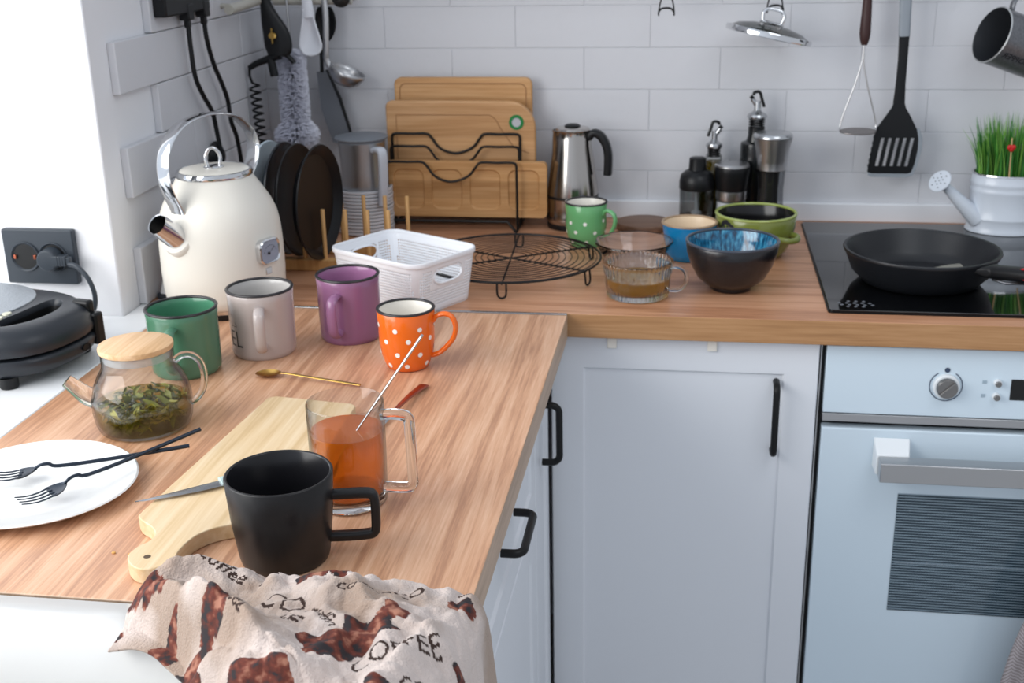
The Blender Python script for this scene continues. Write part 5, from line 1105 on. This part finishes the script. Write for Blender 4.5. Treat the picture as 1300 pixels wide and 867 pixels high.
def grid_xy(u, v):
    y0 = TY0+(TY1-TY0)*v; x = -.302+u*.46; xl = leftedge(y0); x = max(x, xl) if x < .0 else x; xx = xl+(x+.302)*((.158-xl)/.46)
    yb = backedge(min(xx, TX1)); return xx, yb+(TY1-yb)*v
m, t, bs = newmat('towel_cloth'); MC['towel_cloth'] = m; bs.inputs['Roughness'].default_value = .9; bs.inputs['Sheen Weight'].default_value = .2
co = N(t, 'TexCoord'); wv1 = N(t, 'TexNoise', i_Scale=520.0, i_Detail=2.0); t.links.new(co.outputs['Object'], wv1.inputs['Vector']); n2 = N(t, 'TexNoise', i_Scale=9.0, i_Detail=3.0); t.links.new(co.outputs['Object'], n2.inputs['Vector'])
r1 = N(t, 'ValToRGB'); r1.color_ramp.elements[0].color = lin('a58f7f'); r1.color_ramp.elements[0].position = .42; r1.color_ramp.elements[1].color = lin('cfc0b8'); r1.color_ramp.elements[1].position = .56; t.links.new(n2.outputs['Fac'], r1.inputs[0]); t.links.new(r1.outputs[0], bs.inputs['Base Color'])
bp_ = N(t, 'Bump', i_Strength=.9, i_Distance=.0016); t.links.new(wv1.outputs['Fac'], bp_.inputs['Height']); t.links.new(bp_.outputs[0], bs.inputs['Normal']); M_towel = m
m, t, bs = newmat('towel_print_brown'); bs.inputs['Roughness'].default_value = .9
co = N(t, 'TexCoord'); n3 = N(t, 'TexNoise', i_Scale=95.0, i_Detail=3.0); t.links.new(co.outputs['Object'], n3.inputs['Vector']); r3 = N(t, 'ValToRGB')
r3.color_ramp.elements[0].color = lin('2c272a'); r3.color_ramp.elements[0].position = .40; r3.color_ramp.elements[1].color = lin('a5715c'); r3.color_ramp.elements[1].position = .68
for pos, c2 in ((.47, '55281f'), (.56, '6e3427')): e = r3.color_ramp.elements.new(pos); e.color = lin(c2)
t.links.new(n3.outputs['Fac'], r3.inputs[0]); t.links.new(r3.outputs[0], bs.inputs['Base Color']); M_tprint = m
tw_ = thing('tea_towel', 'crumpled beige tea towel with coffee lettering and brown motifs', 'towel', (-.14, -1.5, .9)); tlv = Vector((-.14, -1.5, .9))
b = MB(); b.grid(NX, NY, lambda u, v: towel_pt(*grid_xy(u, v))-tlv)
import numpy as np
CX = np.empty((NY-1, NX-1)); CY = np.empty((NY-1, NX-1))
for j in range(NY-1):
    for i in range(NX-1): CX[j, i], CY[j, i] = grid_xy((i+.5)/(NX-1), (j+.5)/(NY-1))
MI = np.zeros((NY-1, NX-1), int)
rnd = random.Random(21)
for (bx, by, br) in ((-.262, -1.462, .016), (-.238, -1.472, .017), (-.282, -1.492, .012), (-.112, -1.428, .017), (-.126, -1.438, .013), (-.225, -1.520, .016), (-.195, -1.560, .024), (-.222, -1.580, .024), (-.168, -1.535, .014), (-.058, -1.520, .022), (-.078, -1.545, .024), (-.040, -1.500, .012), (.004, -1.445, .013), (-.115, -1.600, .022), (-.215, -1.408, .010), (-.155, -1.640, .022), (-.02, -1.61, .018), (-.09, -1.68, .02), (.03, -1.53, .014)):
    ph = rnd.random()*6; dx = CX-bx; dy = (CY-by)/.85; a_ = np.arctan2(dy, dx); rr = br*(1+.16*np.sin(3*a_+ph)+.10*np.sin(5*a_+ph*2)+.05*np.sin(11*a_+ph)); MI[(dx*dx+dy*dy) < rr*rr] = 1
def tt(s, size, x, y, rot):
    c2, s2 = math.cos(math.radians(rot)), math.sin(math.radians(rot)); q = MB(); text(q, s, size, lambda u, v: (x+u*c2-v*s2, y+u*s2+v*c2, 0), bold=.00015, shear=.25)
    for f in q.f:
        P = [q.v[i] for i in f]
        for k in range(1, len(P)-1):
            A, B, C2 = P[0], P[k], P[k+1]; x0, x1 = min(A.x, B.x, C2.x), max(A.x, B.x, C2.x); y0, y1 = min(A.y, B.y, C2.y), max(A.y, B.y, C2.y)
            m_ = (CX > x0) & (CX < x1) & (CY > y0) & (CY < y1)
            if not m_.any(): continue
            X, Y = CX[m_], CY[m_]; d1 = (X-B.x)*(A.y-B.y)-(A.x-B.x)*(Y-B.y); d2 = (X-C2.x)*(B.y-C2.y)-(B.x-C2.x)*(Y-C2.y); d3 = (X-A.x)*(C2.y-A.y)-(C2.x-A.x)*(Y-A.y)
            ins = ((d1 >= 0) & (d2 >= 0) & (d3 >= 0)) | ((d1 <= 0) & (d2 <= 0) & (d3 <= 0)); w_ = MI[m_]; w_[ins] = 2; MI[m_] = w_
for s_, sz, x, y, rot in (('COFFEE', .021, -.028, -1.548, 38), ('CO', .026, -.138, -1.482, -14), ('FF', .024, -.126, -1.508, -22), ('coffee', .018, -.075, -1.462, 20), ('CO', .018, -.042, -1.447, 32), ('muffin', .016, -.098, -1.500, -44), ('coffee', .018, -.205, -1.432, -16), ('FF', .018, -.163, -1.436, -14), ('coffee', .018, -.175, -1.505, -38), ('muffin', .018, -.245, -1.555, 12), ('CO', .018, -.005, -1.585, 50), ('co', .016, .0, -1.425, 40), ('tea', .014, -.145, -1.545, -40)):
    tt(s_, sz, x, y, rot)
b.m = [int(k) for k in MI.ravel()]
b.build('cloth', [M_towel, M_tprint, pm('ink_brown', '3b2a24', .9)], tw_, solid=.0018, ang=80)

# ================================================================= OVEN TOWEL
m, t, bs = newmat('herringbone_cloth'); bs.inputs['Roughness'].default_value = .95
co = N(t, 'TexCoord'); sp = N(t, 'SeparateXYZ'); t.links.new(co.outputs['Object'], sp.inputs[0])
def mth(op, a, b_=None, **k):
    n_ = N(t, 'Math', operation=op)
    for i, v in enumerate((a, b_)):
        if v is None: continue
        if isinstance(v, (int, float)): n_.inputs[i].default_value = v
        else: t.links.new(v, n_.inputs[i])
    return n_.outputs[0]
zig = mth('PINGPONG', sp.outputs['X'], .022); su = mth('ADD', mth('MULTIPLY', zig, 1.0), sp.outputs['Z']); st_ = mth('GREATER_THAN', mth('FRACT', mth('DIVIDE', su, .0058)), .5)
mx = N(t, 'MixRGB'); mx.inputs[1].default_value = lin('b1a9aa'); mx.inputs[2].default_value = lin('8d8484'); t.links.new(st_, mx.inputs[0]); t.links.new(mx.outputs[0], bs.inputs['Base Color']); M_herr = m
ot = thing('oven_towel', 'grey herringbone cloth hanging over the oven handle', 'towel', (.80, -.62, .70)); otl = Vector((.80, -.62, .70))
b = MB()
def otp(u, v, s=1):
    L = .50; z = .699-L*v; k = min(1, v*3); x0 = .742-.125*v; x1 = .885+.02*v
    x = x0+(x1-x0)*u+.006*math.sin(v*9)*(1-u)
    y = -.6445-.010*k*(1+math.sin(u*17+v*2.2))*.8-.004*math.sin(u*40)*k
    return Vector((x, y, z))-otl
b.grid(60, 50, otp)
b.grid(60, 8, lambda u, v: Vector((.742+(.143)*u, -.6445+.034*v, .699+.0045*math.sin(PI*v)))-otl)
b.grid(60, 30, lambda u, v: Vector((.742-.02*v+(.143+.03*v)*u, -.6085-.006*(1+math.sin(u*20))*min(1, v*3), .699-.35*v))-otl)
b.build('cloth', M_herr, ot, solid=.002)
